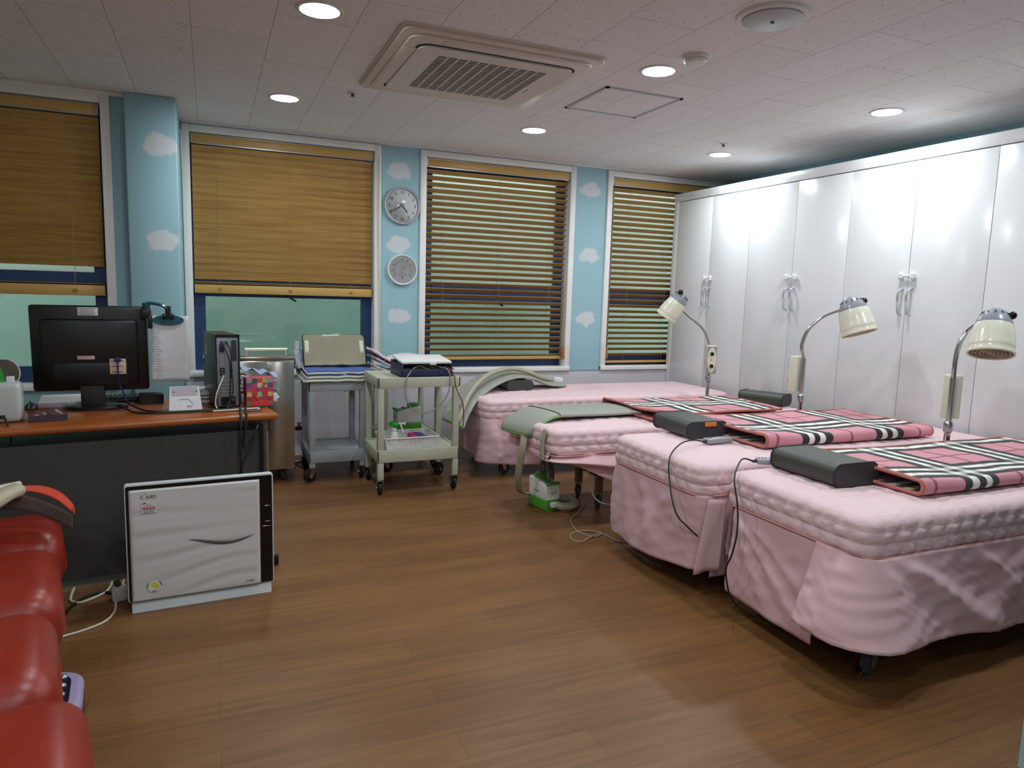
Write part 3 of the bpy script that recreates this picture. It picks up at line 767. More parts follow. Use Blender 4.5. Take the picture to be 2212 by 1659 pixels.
# third bed: short rumpled skirt
t, P, zb = cover(2, .15); h2x, h2y = (BD[2][2]-BD[2][0])/2, (BD[2][3]-BD[2][1])/2
sc2 = arc(P, -h2x, -h2y); sf2 = arc(P, -h2x, h2y)
skirt(P, sf2-.05, sc2-.02, zb, lambda s: .40, .01, 6.0, .012, .5).out('skirt_panel', SKIRT, t, ang=2)
a = [(p, n, s) for p, n, s in P if s >= sc2-.03]; lo = [(p, n, s+P[-1][2]) for p, n, s in P if s < arc(P, h2x, -h2y)]
PQ = a+lo
def rump(P, s0, s1, ztop, seed):
    Pt = [q for q in P if s0 <= q[2] <= s1]; n = len(Pt); m = MB()
    def f(u, v):
        p, nn, s = Pt[min(int(round(u*(n-1))), n-1)]; q = s-s0
        hem = .40-.14*min(1, max(0, q-.02)/.42)**1.2+.012*math.sin(q*9)
        z = ztop+(hem-ztop)*v
        d = .012+.035*math.sin(PI*v)**.7+.018*math.sin(v*9+q*7+seed)+.02*noise.noise(Vector((q*5, v*4, seed)))
        return (p.x+nn.x*d*1.2, p.y+nn.y*d*1.2, z)
    return m.grid(f, n-1, 22, thick=.003)
rump(PQ, sc2-.02, PQ[-1][2], zb, 1.3).out('skirt_panel', SKIRT, t, ang=2)
# bed under the windows
t, P, zb = cover(1, .15); h1x, h1y = (BD[1][2]-BD[1][0])/2, (BD[1][3]-BD[1][1])/2
sc1 = arc(P, -h1x, -h1y); sf1 = arc(P, -h1x, h1y)
skirt(P, sf1-.02, sc1-.05, zb, .13, .03, 2.2, .015, .5).out('skirt_panel', SKIRT, t, ang=2)
a = [(p, n, s) for p, n, s in P if s >= sc1-.08]; lo = [(p, n, s+P[-1][2]) for p, n, s in P if s < arc(P, h1x, -h1y)]
n1 = lambda s: math.exp(-((s-sc1)/.12)**2)
skirt(a+lo, sc1-.08, (a+lo)[-1][2], zb, lambda s: .125-.045*min(1, max(0, (s-sc1)/.25)), lambda s: .02+.05*n1(s), 4.2, .012, .7, off0=.012, folds=((.12, .05, .03, .02), (.3, .25, .05, .024), (.7, -.2, .05, .02), (1.2, .1, .06, .02))).out('skirt_panel', SKIRT, t, ang=2)

# ------------------------------------------------------------------ pillows
def pillow(label, c, rz, L=.37, W=.245, H=.092, tagm=False):
    t = thing('bolster_pillow', label, 'pillow', c, rz, 'charcoal bolster pillows on the beds')
    poly = rrect(-W/2, 0, W/2, H, H*.42, 8)
    M = Matrix.Rotation(PI/2, 4, 'X') @ Matrix.Translation((0, 0, -L/2))
    MB().prism(poly, .004, L-.004, M).out('pillow_body', PILLOW, t)
    for sgn in (-1, 1):
        e = MB().prism([(x*.985, H/2+(y-H/2)*.975) for x, y in poly], -.003, .003, M @ Matrix.Translation((0, 0, .002 if sgn < 0 else L-.002)))
        e.out('pillow_end', PILLOWE, t)
        MB().tube([M @ Vector((x, y, .003 if sgn < 0 else L-.003)) for x, y in poly], .0045, 6, 1, True).out('pillow_piping', PIPING, t)
    if tagm: plab(MB().box((.015, -L/2-.006, H*.86), (.075, .006, .024), .003).out('brand_tag', ORTAG, t), 'orange cloth tag')
    return t
pillow('largest charcoal pillow on the nearest bed', (2.485, 2.275, .641), 0, .365, .25, .096)
pillow('charcoal pillow with an orange tag beside a grey remote', (2.515, 3.27, .641), -.05, .35, .26, .092, True)
pillow('charcoal pillow at the wardrobe end of the bed behind the middle lamp', (4.02, 4.30, .601), .45, .35, .2, .088)
pillow('charcoal pillow half hidden under the grey sleeve by the windows', (2.36, 5.50, .601), .02, .32, .24, .085)

# ------------------------------------------------------------------ plaid blankets
def blanket(label, x0, x1, ya, yb, z, H, pm, fold='near', seed=0, skew=0, lift=0):
    t = thing('plaid_blanket', label, 'blanket', ((x0+x1)/2, (ya+yb)/2, z), 0, 'folded pink plaid blankets')
    hx_, hy_ = (x1-x0)/2, (yb-ya)/2; th = .011
    # U-shaped cross section centre line (y, z)
    C = []
    r = (H-2*th)/2+th/2; zl, zh = th/2+.001, H-th/2
    for i in range(15): C.append((hy_-(2*hy_-r)*i/14, zl))
    for i in range(1, 9): a = -PI/2-PI*i/9; C.append((-hy_+r+r*math.cos(a)*1.0, (zl+zh)/2+(zh-zl)/2*math.sin(a)))
    for i in range(15): C.append((-hy_+r+(2*hy_-r)*i/14, zh))
    if fold == 'far': C = [(-y, zz) for y, zz in C]
    n = len(C); m = MB()
    def pt(u, k, off):
        y, zz = C[k]; a = C[max(k-1, 0)]; b = C[min(k+1, n-1)]; d = Vector((b[0]-a[0], b[1]-a[1])).normalized()
        nn = Vector((d.y, -d.x))*off
        x = -hx_+2*hx_*u
        top = max(0, min(1, (zz-zl)/(zh-zl)))
        sag = noise.noise(Vector((x*3+seed, y*3.2, seed)))*.012*top+lift*top*math.exp(-((u-.0)/.12)**2)
        sk = skew*(x/hx_)
        edge = noise.noise(Vector((y*3, seed, x*2)))*.012
        return Vector((x+edge, y+nn.x+sk+noise.noise(Vector((x*2.5, seed, 2)))*.012, max(.0005, zz+nn.y+sag)))
    for off in (th/2, -th/2): m.grid(lambda u, v: pt(u, min(int(round(v*(n-1))), n-1), off), 44, n-1)
    for e in (0, n-1): m.grid(lambda u, v: pt(u, e, th/2-th*v), 44, 1)
    for u0 in (0, 1): m.grid(lambda u, v: pt(u0, min(int(round(u*(n-1))), n-1), th/2-th*v), n-1, 1)
    m.out('blanket_cloth', pm, t, ang=2)
    bd = MB().tube([pt(0, k, 0)+Vector((-.003, 0, .001)) for k in range(n)], .0085, 8, 1).tube([pt(1, k, 0)+Vector((.003, 0, .001)) for k in range(n)], .0085, 8, 1)
    for e in (0, n-1): bd.tube([pt(i/40, e, 0) for i in range(41)], .0085, 8, 1)
    plab(bd.out('blanket_binding', CORAL, t, ang=2), 'coral edge binding')
    return t
blanket('pink plaid blanket folded on the nearest bed, cut off by the right edge', 2.60, 4.0, 1.87, 2.455, .645, .055, plaid_mat('plaid_a', .54, .46, .50, .30), 'near', 1, 0, .012)
blanket('pink plaid blanket folded on the bed with the orange tagged pillow', 2.62, 3.86, 2.765, 3.40, .645, .062, plaid_mat('plaid_b', .54, .50, .42, .235), 'near', 4, 0, .012)
bk3 = blanket('pink plaid blanket lying over the grey sleeve on the bed with the green pump', 2.64, 3.72, 3.80, 4.44, .606, .046, plaid_mat('plaid_c', .54, .48, .30, .10), 'far', 8, 0, .02)
plab(MB().box((-.575, -.17, .036), (.05, .035, .004), .001, rot=(0, .25, .3)).out('care_label', PAPER, bk3), 'white cloth label')

# ------------------------------------------------------------------ bed heater remotes
def remote(label, c, rz, cord):
    t = thing('bed_remote', label, 'remote control', c, rz, 'grey bed heater remotes')
    MB().box((0, 0, .014), (.17, .055, .026), .007).out('remote_body', GPLAST, t)
    MB().box((.02, 0, .0275), (.09, .036, .002), .001).out('remote_display', mat('remote_label', '#8e9299', .3), t)
    for k in range(3): MB().cyl((-.045-.014*k, 0, .026), (-.045-.014*k, 0, .0295), .0045, n=10).out('button', INK, t)
    MB().cyl((-.08, 0, .013), (-.105, 0, .012), .009, .006, 10).out('strain_relief', BWIRE, t)
    M = t.matrix_world.copy(); M = Matrix.Translation(c) @ Matrix.Rotation(rz, 4, 'Z'); inv = M.inverted()
    MB().tube([inv @ Vector(p) for p in cord], .0038, 8, 6).out('remote_cord', BWIRE, t)
    return t
remote('grey remote lying beside the orange tagged pillow', (2.49, 2.985, .642), .08, [(2.385, 2.976, .655), (2.30, 2.95, .672), (2.17, 2.88, .675), (2.05, 2.80, .63), (2.015, 2.74, .52), (2.0, 2.66, .40), (2.05, 2.615, .33), (2.12, 2.59, .27), (2.2, 2.575, .22)])
remote('grey remote half hidden behind the largest charcoal pillow', (2.425, 2.50, .642), -.4, [(2.33, 2.54, .655), (2.27, 2.53, .672), (2.18, 2.46, .672), (2.08, 2.37, .63), (2.055, 2.31, .53), (2.045, 2.29, .42), (2.035, 2.30, .32), (2.04, 2.335, .22), (2.13, 2.34, .05), (2.3, 2.15, .005), (2.5, 2.2, .005)])

# ------------------------------------------------------------------ infrared lamps
def at_depth(x, y, d):
    return Vector((0, 0, 1.4))+d*(fw+r_*((x-1106)/FPX)+d_*((y-829.5)/FPX))
def lamp(label, base, box_rz, box_off, head, axis, D, neck, zb0, zb1, kn):
    t = thing('infrared_lamp', label, 'lamp', (base[0], base[1], 0), 0, 'infrared heat lamps standing between the beds')
    L = lambda p: Vector(p)-Vector((base[0], base[1], 0))
    b = MB()
    for k in range(5): a = 2*PI*k/5; b.cyl((0, 0, .05), (.20*math.cos(a)*.55, .20*math.sin(a)*.55, .03), .014, .010, 10)
    b.cyl((0, 0, .02), (0, 0, .09), .026, n=14); b.out('lamp_base', BLACK, t)
    MB().cyl((0, 0, .06), (0, 0, zb1-.01), .0155, n=18).out('pole', CHROME, t)
    MB().lathe([(.017, 0), (.023, .006), (.024, .045), (.020, .062), (.016, .066)], Matrix.Translation((0, 0, zb0-.075)), 18).out('collar', CHROME, t)
    bxm = Matrix.Rotation(box_rz, 4, 'Z')
    hz = zb1-zb0
    cb = MB().box((0, 0, 0), (.088, .062, hz), .006, M=bxm @ Matrix.Translation((0, box_off, (zb0+zb1)/2))).out('control_box', IVORY, t)
    fy = box_off+(.033 if box_off > 0 else -.033); sg = 1 if box_off > 0 else -1
    Mf = bxm @ Matrix.Translation((0, fy-sg*.0015, (zb0+zb1)/2)) @ Matrix.Rotation(PI/2, 4, 'X')
    MB().box((0, 0, 0), (.078, hz-.012, .002), M=Mf).out('faceplate', SILVER, cb, smooth=False)
    MB().lathe([(0, -.002), (1, -.002), (1, .002), (0, .002)], Mf @ Matrix.Diagonal((.036, hz/2-.012, 1.2, 1)), 36).out('faceplate_oval', IVORY, cb)
    for q in (.05, -.05): MB().cyl(bxm @ Vector((0, fy, (zb0+zb1)/2+q)), bxm @ Vector((0, fy+sg*.018, (zb0+zb1)/2+q)), .016, .013, 16).out('dial_knob', BLACKG, cb)
    MB().cyl(bxm @ Vector((0, fy, (zb0+zb1)/2)), bxm @ Vector((0, fy+sg*.004, (zb0+zb1)/2)), .005, n=8).out('pilot_light', INK, cb)
    H = L(head); ax = Vector(axis).normalized()               # axis points out of the mouth; head = centre of mouth
    NP = [Vector((0, 0, zb1-.02))]+[L(p) for p in neck]
    k = len(NP)
    MB().tube(NP[:-2], .0125, 12, 8).out('gooseneck', CHROME, t)
    MB().tube([NP[-4].lerp(NP[-3], .7), NP[-3], NP[-2], NP[-1]], .0085, 10, 6).out('upper_arm', CHROME, t)
    q = (-ax).to_track_quat('Z', 'Y').to_matrix().to_4x4(); M = Matrix.Translation(H) @ q
    R = D/2
    MB().lathe([(R*.93, .004), (R, .0), (R*1.02, .008), (R*.985, .018), (R*.965, .04), (R*.975, .043), (R*.965, .046), (R*.975, .054), (R*.965, .057), (R*.93, .10), (R*.86, .14), (R*.78, .165), (R*.77, .163), (R*.84, .138), (R*.93, .03), (R*.93, .004)], M, 40).out('lamp_shade', IVORY, t)
    cp = MB().lathe([(R*.80, .160), (R*.79, .168), (R*.66, .20), (R*.46, .232), (R*.25, .246), (0, .25)], M, 36).out('lamp_cap', CAPGREY, t)
    vs = MB()
    for i in range(12):
        a = 2*PI*i/12; vs.box((0, 0, 0), (.004, .006, .020), M=M @ Matrix.Rotation(a, 4, 'Z') @ Matrix.Translation((R*.565, 0, .2165)) @ Matrix.Rotation(-.85, 4, 'Y'))
    vs.out('vent_slots', BLACK, cp, smooth=False)
    g = MB()
    for rr in (.16, .32, .48, .64, .80, .93): g.tube([M @ Vector((R*rr*math.cos(a), R*rr*math.sin(a), .006)) for a in [2*PI*i/28 for i in range(28)]], .0022, 6, 1, True)
    for i in range(4): a = PI/4*i; g.cyl(M @ Vector((-R*.93*math.cos(a), -R*.93*math.sin(a), .008)), M @ Vector((R*.93*math.cos(a), R*.93*math.sin(a), .008)), .002, n=6)
    g.out('mouth_grille', mat('grille_wire', '#b9a98f', .35, .5), t)
    MB().lathe([(R*.92, .03), (R*.5, .09), (0, .11)], M, 28).out('reflector', mat('reflector_brown', '#6b5646', .35, .4), t)
    kv = M @ Vector((0, 0, .235))+Vector(kn); kd = (kv-(M @ Vector((0, 0, .2)))).normalized()
    MB().sph(kv, .021).cyl(kv, kv-kd*.05, .006, n=8).out('handle_knob', BLACKG, t)
    return t
p1, p2, p3 = (3.775, 4.70), (3.655, 3.575), (3.66, 2.535)
lamp('infrared lamp turned away toward the windows, its dials facing the room', p1, -.42, -.045, at_depth(1438, 686, 5.72), (-.42, .34, -.80), .182, [at_depth(1530, 738, 5.8), at_depth(1524, 720, 5.79), at_depth(1514, 705, 5.78), at_depth(1502, 694, 5.76), at_depth(1484, 680, 5.73), at_depth(1470, 664, 5.71)], .80, 1.03, (-.045, -.02, .012))
lamp('middle infrared lamp bending right, showing part of its wire mouth', p2, .25, .05, at_depth(1857, 721, 4.50), (.10, -.31, -.90), .215, [at_depth(1732, 752, 4.72), at_depth(1737, 730, 4.71), at_depth(1748, 710, 4.69), at_depth(1764, 695, 4.67), at_depth(1785, 681, 4.63), at_depth(1815, 670, 4.58)], .80, 1.04, (.055, -.06, -.012))
lamp('infrared lamp nearest the camera with its round wire mouth facing down', p3, -1.0, .05, at_depth(2140, 766, 3.62), (-.27, -.18, -.945), .212, [at_depth(2063, 785, 3.77), at_depth(2068, 758, 3.76), at_depth(2076, 736, 3.75), at_depth(2087, 718, 3.74), at_depth(2096, 709, 3.72), at_depth(2118, 694, 3.68)], .80, 1.035, (.02, -.075, -.02))

# ------------------------------------------------------------------ compression sleeves
def ribbon(path, wdir, w, th, name, m, par, n=40, endround=True):
    P = spline(path, 8); N = len(P); b = MB()
    ws = [Vector(x) for x in wdir]; Wd = spline(ws, 8)
    prof = []
    for i in range(24):
        a = 2*PI*i/24; c, s = math.cos(a), math.sin(a)
        prof.append((math.copysign(abs(c)**.7, c), math.copysign(abs(s)**.6, s)))
    def f(u, v):
        k = min(int(round(u*(N-1))), N-1); p = P[k]; t = (P[min(k+1, N-1)]-P[max(k-1, 0)]).normalized(); wd = Wd[min(k, len(Wd)-1)].normalized()
        nn = t.cross(wd).normalized()
        if nn.z < 0: nn = -nn
        c, s = prof[int(round(v*24)) % 24]
        e = min(1, u*N/3, (1-u)*N/3)**.5 if endround else 1
        ww = w(u) if callable(w) else w
        return p+wd*c*ww*(.75+.25*e)+nn*s*th*max(e, .08)*(1+.25*noise.noise(p*9))
    b.grid(f, N-1, 24)
    o = b.out(name, m, par, ang=2)
    return o, P, Wd, f
sv = thing('compression_sleeve', 'grey nylon leg sleeve with green piping hanging over the bed end', 'compression sleeve', (0, 0, 0))
pth = [(2.95, 4.22, .624), (2.6, 4.20, .626), (2.35, 4.17, .63), (2.12, 4.14, .636), (1.99, 4.13, .634), (1.90, 4.12, .605), (1.83, 4.13, .555), (1.80, 4.14, .50)]
wd = [(-.28, 1, 0), (-.28, 1, 0), (-.25, 1, 0), (-.2, 1, 0), (-.2, 1, 0), (-.25, 1, 0), (-.3, 1, 0), (-.3, 1, 0)]
o, P, Wd, f = ribbon(pth, wd, lambda u: .19-.06*max(0, u-.55)/.45+.012*math.sin(u*9), .02, 'sleeve_body', SLEEVE, sv)
N = len(P)
MB().tube([f(i/40, .5) for i in range(22, 40)], .005, 6, 1).out('green_piping', LIME, sv, ang=2)
MB().tube([f(.985, v/24) for v in range(24)], .005, 6, 1, True).out('green_piping', LIME, sv, ang=2)
for u in (.12, .55): MB().tube([f(u, v/24)+Vector((0, 0, .002)) for v in range(0, 13)], .003, 6, 1).out('seam', PIPING, sv, ang=2)
sh = MB().tube([(1.835, 4.05, .52), (1.815, 4.03, .44), (1.81, 4.05, .34), (1.82, 4.10, .2), (1.87, 4.17, .10), (1.94, 4.2, .07)], .016, 10, 6, flat=(1.5, .6))
sh.tube([(1.86, 3.80, .59), (1.838, 3.80, .50), (1.84, 3.79, .40)], .018, 10, 5, flat=(1.4, .5))
plab(sh.out('air_hose', HOSE, sv, ang=2), 'flat beige hose')
s1 = thing('compression_sleeve', 'grey nylon leg sleeve arched over a pillow on the bed by the windows', 'compression sleeve', (0, 0, 0))
pth = [(2.86, 5.60, .625), (2.66, 5.56, .645), (2.5, 5.53, .70), (2.34, 5.50, .722), (2.18, 5.46, .70), (2.02, 5.38, .65), (1.86, 5.25, .58), (1.72, 5.08, .48), (1.65, 4.95, .42)]
o, P, Wd, f1 = ribbon(pth, [(-.15, 1, .1)]*4+[(-.3, 1, .1)]*5, lambda u: .15, .013, 'sleeve_body', SLEEVE, s1)
hz = [Vector(p)+Vector((0, .02, .04)) for p in [(2.80, 5.56, .605), (2.62, 5.50, .65), (2.48, 5.46, .705), (2.32, 5.42, .735), (2.14, 5.36, .715), (1.98, 5.26, .655), (1.84, 5.12, .565), (1.71, 4.93, .46), (1.66, 4.86, .41)]]
plab(MB().tube(hz, .02, 10, 6).out('air_hose', HOSE, s1, ang=2), 'beige ribbed hose')
MB().box((2.83, 5.57, .655), (.08, .06, .045), .008, rot=(0, .15, -.3)).out('hose_connector', WPLAST, s1)
MB().tube([f1(.98, v/24) for v in range(24)], .004, 6, 1, True).out('green_piping', LIME, s1, ang=2)

# ------------------------------------------------------------------ green and white pumps
def pump(label, c, rz, sc=1):
    t = thing('air_pump', label, 'pump', c, rz, 'green and white air pumps')
    prof = [(0, 0), (.20, 0), (.20, .235), (.15, .24), (0, .165)]     # side view: y back, z up
    def body(z0, z1, g=0):
        out = []
        return out
    M = Matrix.Rotation(PI/2, 4, 'Z') @ Matrix.Rotation(PI/2, 4, 'X')
    w = .058
    def clip(zlo, zhi):
        P = []
        top = lambda y: .168+.03*min(1, y/.15)
        ys = [0, .05, .1, .15, .2]
        P += [(0, zlo), (.2, zlo)]
        P += [(y, min(zhi, top(y))) for y in reversed(ys)]
        return P
    MB().prism(clip(.07, 1), -w, w, M, bev=.012).out('pump_housing', WPLAST, t)
    plab(MB().prism([(-.002, 0), (.202, 0), (.202, .075), (-.002, .075)], -w-.002, w+.002, M, bev=.012).out('pump_base', GREEN, t), 'green lower shell')
    MB().lathe([(.04, .19), (.044, .198), (.044, .218), (.038, .224), (0, .224)], Matrix.Translation((0, .145, 0)), 24).out('top_cap', GREEN, t)
    MB().box((0, .06, .182), (.075, .08, .004), .001, rot=(.19, 0, 0)).out('control_panel', GPLAST, t)
    for k in (-.022, 0, .022): MB().cyl((k, .07, .18), (k, .07, .193), .009, n=12).out('button', GREEN, t)
    MB().tube([(-.042, .016, .165), (-.04, .0, .180), (0, -.005, .183), (.04, .0, .180), (.042, .016, .165)], .010, 8, 5).out('carry_handle', GREEN, t)
    MB().tube([(-w-.0035, .13, .125), (-w-.0035, .11, .118), (-w-.0035, .09, .122), (-w-.0035, .07, .118)], .002, 5, 4).out('logo_stroke', GREENP, t)
    MB().tube([(-.03, -.0015, .122), (-.01, -.0015, .116), (.01, -.0015, .121), (.03, -.0015, .118)], .002, 5, 4).out('logo_stroke', GREENP, t)
    return t
pf = pump('green and white air pump standing on the floor under the bed', (2.035, 4.01, 0), .18)
MB().box((-.005, -.02, .045), (.05, .03, .035), .006).out('hose_connector', WPLAST, pf)
MB().tube([(.01, -.035, .045), (.05, -.055, .035), (.12, -.06, .035), (.17, -.02, .035), (.18, .06, .036), (.14, .11, .036), (.09, .10, .037)], .026, 10, 6).out('air_hose', HOSE, pf)
plab(MB().tube([(.03, .16, .22), (.06, .2, .33), (.11, .22, .30), (.13, .2, .18), (.09, .17, .06)], .02, 10, 6).out('air_hose', GHOSE, pf), 'dark grey hose')
pc = pump('green and white air pump on the lower shelf of the rear trolley', (1.325, 5.42, .291), -1.50)

# ------------------------------------------------------------------ cords on the floor
def cord(name, label, pts, r, m, cat='cable'):
    return tag(MB().tube(pts, r, 8, 6).out(name, m, None, ang=2), label, cat)
cord('floor_cable', 'thin grey cord looping on the floor in front of the pump', [(2.30, 4.05, .004), (2.16, 3.90, .004), (2.06, 3.80, .004), (2.01, 3.68, .004), (1.99, 3.56, .004), (2.04, 3.47, .004), (2.10, 3.50, .012), (2.04, 3.58, .004), (1.94, 3.56, .004), (1.89, 3.47, .004), (1.93, 3.42, .004), (2.03, 3.47, .010), (2.11, 3.50, .004), (2.14, 3.36, .004), (2.24, 3.30, .004), (2.5, 3.3, .004)], .0045, GWIRE)
cord('floor_cable', 'pale cord dangling in loops under the bed with exposed legs', [(2.22, 3.93, .33), (2.20, 3.88, .30), (2.22, 3.86, .26), (2.28, 3.87, .25), (2.31, 3.9, .30), (2.27, 3.93, .33), (2.23, 3.89, .25), (2.22, 3.82, .15), (2.26, 3.78, .10), (2.36, 3.78, .09), (2.42, 3.84, .18), (2.42, 3.9, .3)], .004, WIRE)

# ------------------------------------------------------------------ trolleys
def trolley(label, x0, y0, x1, y1, ztop, zsh, m, legm, rz=0, wheels=(.3, .3, 2.5, 2.8), lz=.09):
    t = thing('utility_trolley', label, 'trolley', ((x0+x1)/2, (y0+y1)/2, 0), rz, 'plastic utility trolleys by the window wall')
    hx_, hy_ = (x1-x0)/2, (y1-y0)/2
    def tray(z, h, name):
        b = MB(); b.bx((-hx_+.008, -hy_+.008, z-.02), (hx_-.008, hy_-.008, z-.008))
        for a, c in (((-hx_, -hy_), (hx_, -hy_+.016)), ((-hx_, hy_-.016), (hx_, hy_)), ((-hx_, -hy_), (-hx_+.016, hy_)), ((hx_-.016, -hy_), (hx_, hy_))): b.bx((a[0], a[1], z-h), (c[0], c[1], z), .005)
        b.out(name, m, t)
    tray(ztop, .07, 'top_tray'); tray(zsh, .085, 'lower_tray')
    k = 0
    for x in (-hx_+.026, hx_-.026):
        for y in (-hy_+.026, hy_-.026):
            MB().bx((x-.021, y-.021, zsh-.01), (x+.021, y+.021, ztop-.02), .004).bx((x-.021, y-.021, lz+.02), (x+.021, y+.021, zsh-.075), .004).out('leg', legm, t)
            castor(t, x, y, .048, wheels[k], False, RUBBER, lz+.025); k += 1
    return t
trolley('beige two-tier trolley carrying the navy case and a white basket', 1.02, 4.66, 1.605, 5.12, .815, .315, PLAST, PLAST, 0, (1.5, 1.0, 1.6, .6))
trolley('grey two-tier trolley loaded with folded heating pads', .63, 5.15, 1.045, 5.62, .735, .225, PLASTG, PLASTG, 0, (3.6, .5, 1.7, 1.2), .08)
trolley('rear trolley against the wall holding pink cloths', 1.19, 5.27, 1.66, 5.80, .76, .29, PLAST, PLAST, 0, (.3, 3., 2., 1.2), .08)

# heating pads on the grey trolley
def pad(label, m, path, w0, x0, th=.012, edge=None, tapes=(), rt=0):
    t = thing('heating_pad', label, 'heating pad', (0, 0, 0), 0, 'folded heating pads on the grey trolley')
    P = spline(path, 8); N = len(P)
    def f(u, v, off=0):
        p = P[min(int(round(v*(N-1))), N-1)]
        x = x0+w0*(u-.5)*(1-rt*(max(0, v-.80)/.20)**3)
        r = min(1, min(u, 1-u)*w0/.05); e = (1-(1-r)**2)**.5
        k = min(v, 1-v)*.0
        return Vector((x+noise.noise(Vector((u*4, v*4, x0)))*.004, p[1]+off, p[2]+.006*noise.noise(Vector((u*5+x0*3, v*3, th*90)))))
    b = MB(); b.grid(lambda u, v: f(u, v), 26, N-1, thick=th); b.out('pad_cloth', m, t, ang=1.2)
    e = MB()
    for u in (0, 1): e.tube([f(u, i/30) for i in range(31)], th*.62, 6, 1)
    for v in (0, 1): e.tube([f(i/26, v) for i in range(27)], th*.62, 6, 1)
    e.out('pad_edging', edge or PIPING, t, ang=2)
    for (u0, u1, v0, v1) in tapes:
        MB().grid(lambda a, c: f(u0+(u1-u0)*a, v0+(v1-v0)*c)+Vector((0, -.008, .005)), 10, 4, thick=.003).out('hook_tape', CREAM, t, ang=2)
    return t
pad('grey heating pad at the bottom of the pile, edge drooping right', GREYC, [(0, 5.13, .742), (0, 5.3, .745), (0, 5.5, .748), (0, 5.6, .78), (0, 5.66, .90)], .50, .85, .014, CREAM)
pad('lower blue heating pad in the pile', BLUEC, [(0, 5.15, .766), (0, 5.3, .768), (0, 5.48, .772), (0, 5.565, .80), (0, 5.62, .93)], .47, .855, .014, CREAM)
pad('upper blue heating pad with cream tape in the pile', BLUEC, [(0, 5.17, .792), (0, 5.28, .796), (0, 5.42, .80), (0, 5.50, .82), (0, 5.56, .92)], .46, .86, .014, CREAM, ((.45, .75, .0, .05), (.0, .06, .1, .3)))
pad('olive heating pad standing upright with cream tapes, topmost of the pile', OLIVE, [(0, 5.40, .822), (0, 5.43, .85), (0, 5.47, .92), (0, 5.51, 1.0), (0, 5.535, 1.045)], .455, .865, .012, PIPING, ((.3, .6, .92, .99), (.02, .08, .45, .75), (.92, .98, .45, .75)), .10)
hp = thing('towel_roll', 'grey and white checked towel tucked behind the heating pads', 'towel', (.62, 5.46, .80))
MB().tube([(0, 0, 0), (-.02, .03, .06), (-.03, .05, .13), (-.025, .06, .20)], .03, 10, 6, flat=(1, .6)).out('towel_cloth', mat('check_towel', '#a9a7b2', .9, var=.35, vscale=26), hp)

# navy case with white lid on the beige trolley
nc = thing('therapy_device', 'navy open case with a white lid and trailing wires on the beige trolley', 'device', (1.375, 4.86, .809), .02)
b = MB(); b.bx((-.185, -.15, 0), (.185, .15, .012)); b.bx((-.185, -.15, 0), (.185, -.14, .055), .004).bx((-.185, .14, 0), (.185, .15, .10), .004).bx((-.185, -.15, 0), (-.172, .15, .085), .004).bx((.172, -.15, 0), (.185, .15, .085), .004)
b.out('case', NAVY, nc)
MB().box((0, .01, .03), (.33, .25, .03), .004).out('case_lining', BLACK, nc)
MB().box((.0, -.01, .112), (.36, .27, .018), .006, rot=(.09, 0, 0)).out('lid', WPLAST, nc)
MB().box((.04, -.15, .093), (.045, .010, .018), .003).out('lid_latch', WPLAST, nc)
MB().box((-.168, -.06, .082), (.006, .16, .05), .001, rot=(0, .5, 0)).out('hinge_strip', NAVY, nc)
for k in range(4):
    x = -.08+.06*k
    MB().tube([(x, -.05, .05), (x+.03, -.10, .075), (x+.07, -.13, .06), (x+.11, -.12, .05)], .003, 6, 5).out('lead_wire', REDC if k % 2 else GWIRE, nc)
cord('device_cable', 'grey cable hanging in a wide loop from the navy case', [(1.47, 4.80, .868), (1.39, 4.77, .885), (1.30, 4.74, .875), (1.245, 4.69, .84), (1.215, 4.652, .80), (1.205, 4.648, .72), (1.225, 4.648, .64), (1.285, 4.648, .575), (1.36, 4.648, .57), (1.44, 4.648, .61), (1.50, 4.648, .68), (1.525, 4.65, .76), (1.525, 4.66, .83), (1.51, 4.70, .87), (1.47, 4.76, .875)], .0042, GWIRE)
cord('device_cable', 'dark red cable hanging down the right of the beige trolley', [(1.50, 4.78, .868), (1.535, 4.70, .865), (1.553, 4.652, .83), (1.565, 4.648, .75), (1.59, 4.648, .69), (1.62, 4.652, .63), (1.632, 4.66, .55), (1.632, 4.66, .46)], .0036, REDC)
# pink cloths behind
pk = thing('folded_cloths', 'pile of pale pink cotton cloths on the rear trolley', 'cloth', (1.42, 5.50, .754), 0)
for k in range(3):
    def fk(u, v, k=k):
        x = -.26+.53*u-.012*k; y = -.2+.38*v
        z = .012+.036*k+.012*noise.noise(Vector((u*4, v*4, k)))
        z += .10*max(0, (.30-u)/.30)**1.3*(.6+.16*k)+.035*math.sin(PI*min(1, max(0, (u-.25)/.75)))*(.6+.2*k)
        return (x+.01*noise.noise(Vector((v*6, k, 1))), y-.012*k, z)
    MB().grid(fk, 28, 14, thick=.02).out('cloth_layer', PINKC, pk, ang=2)
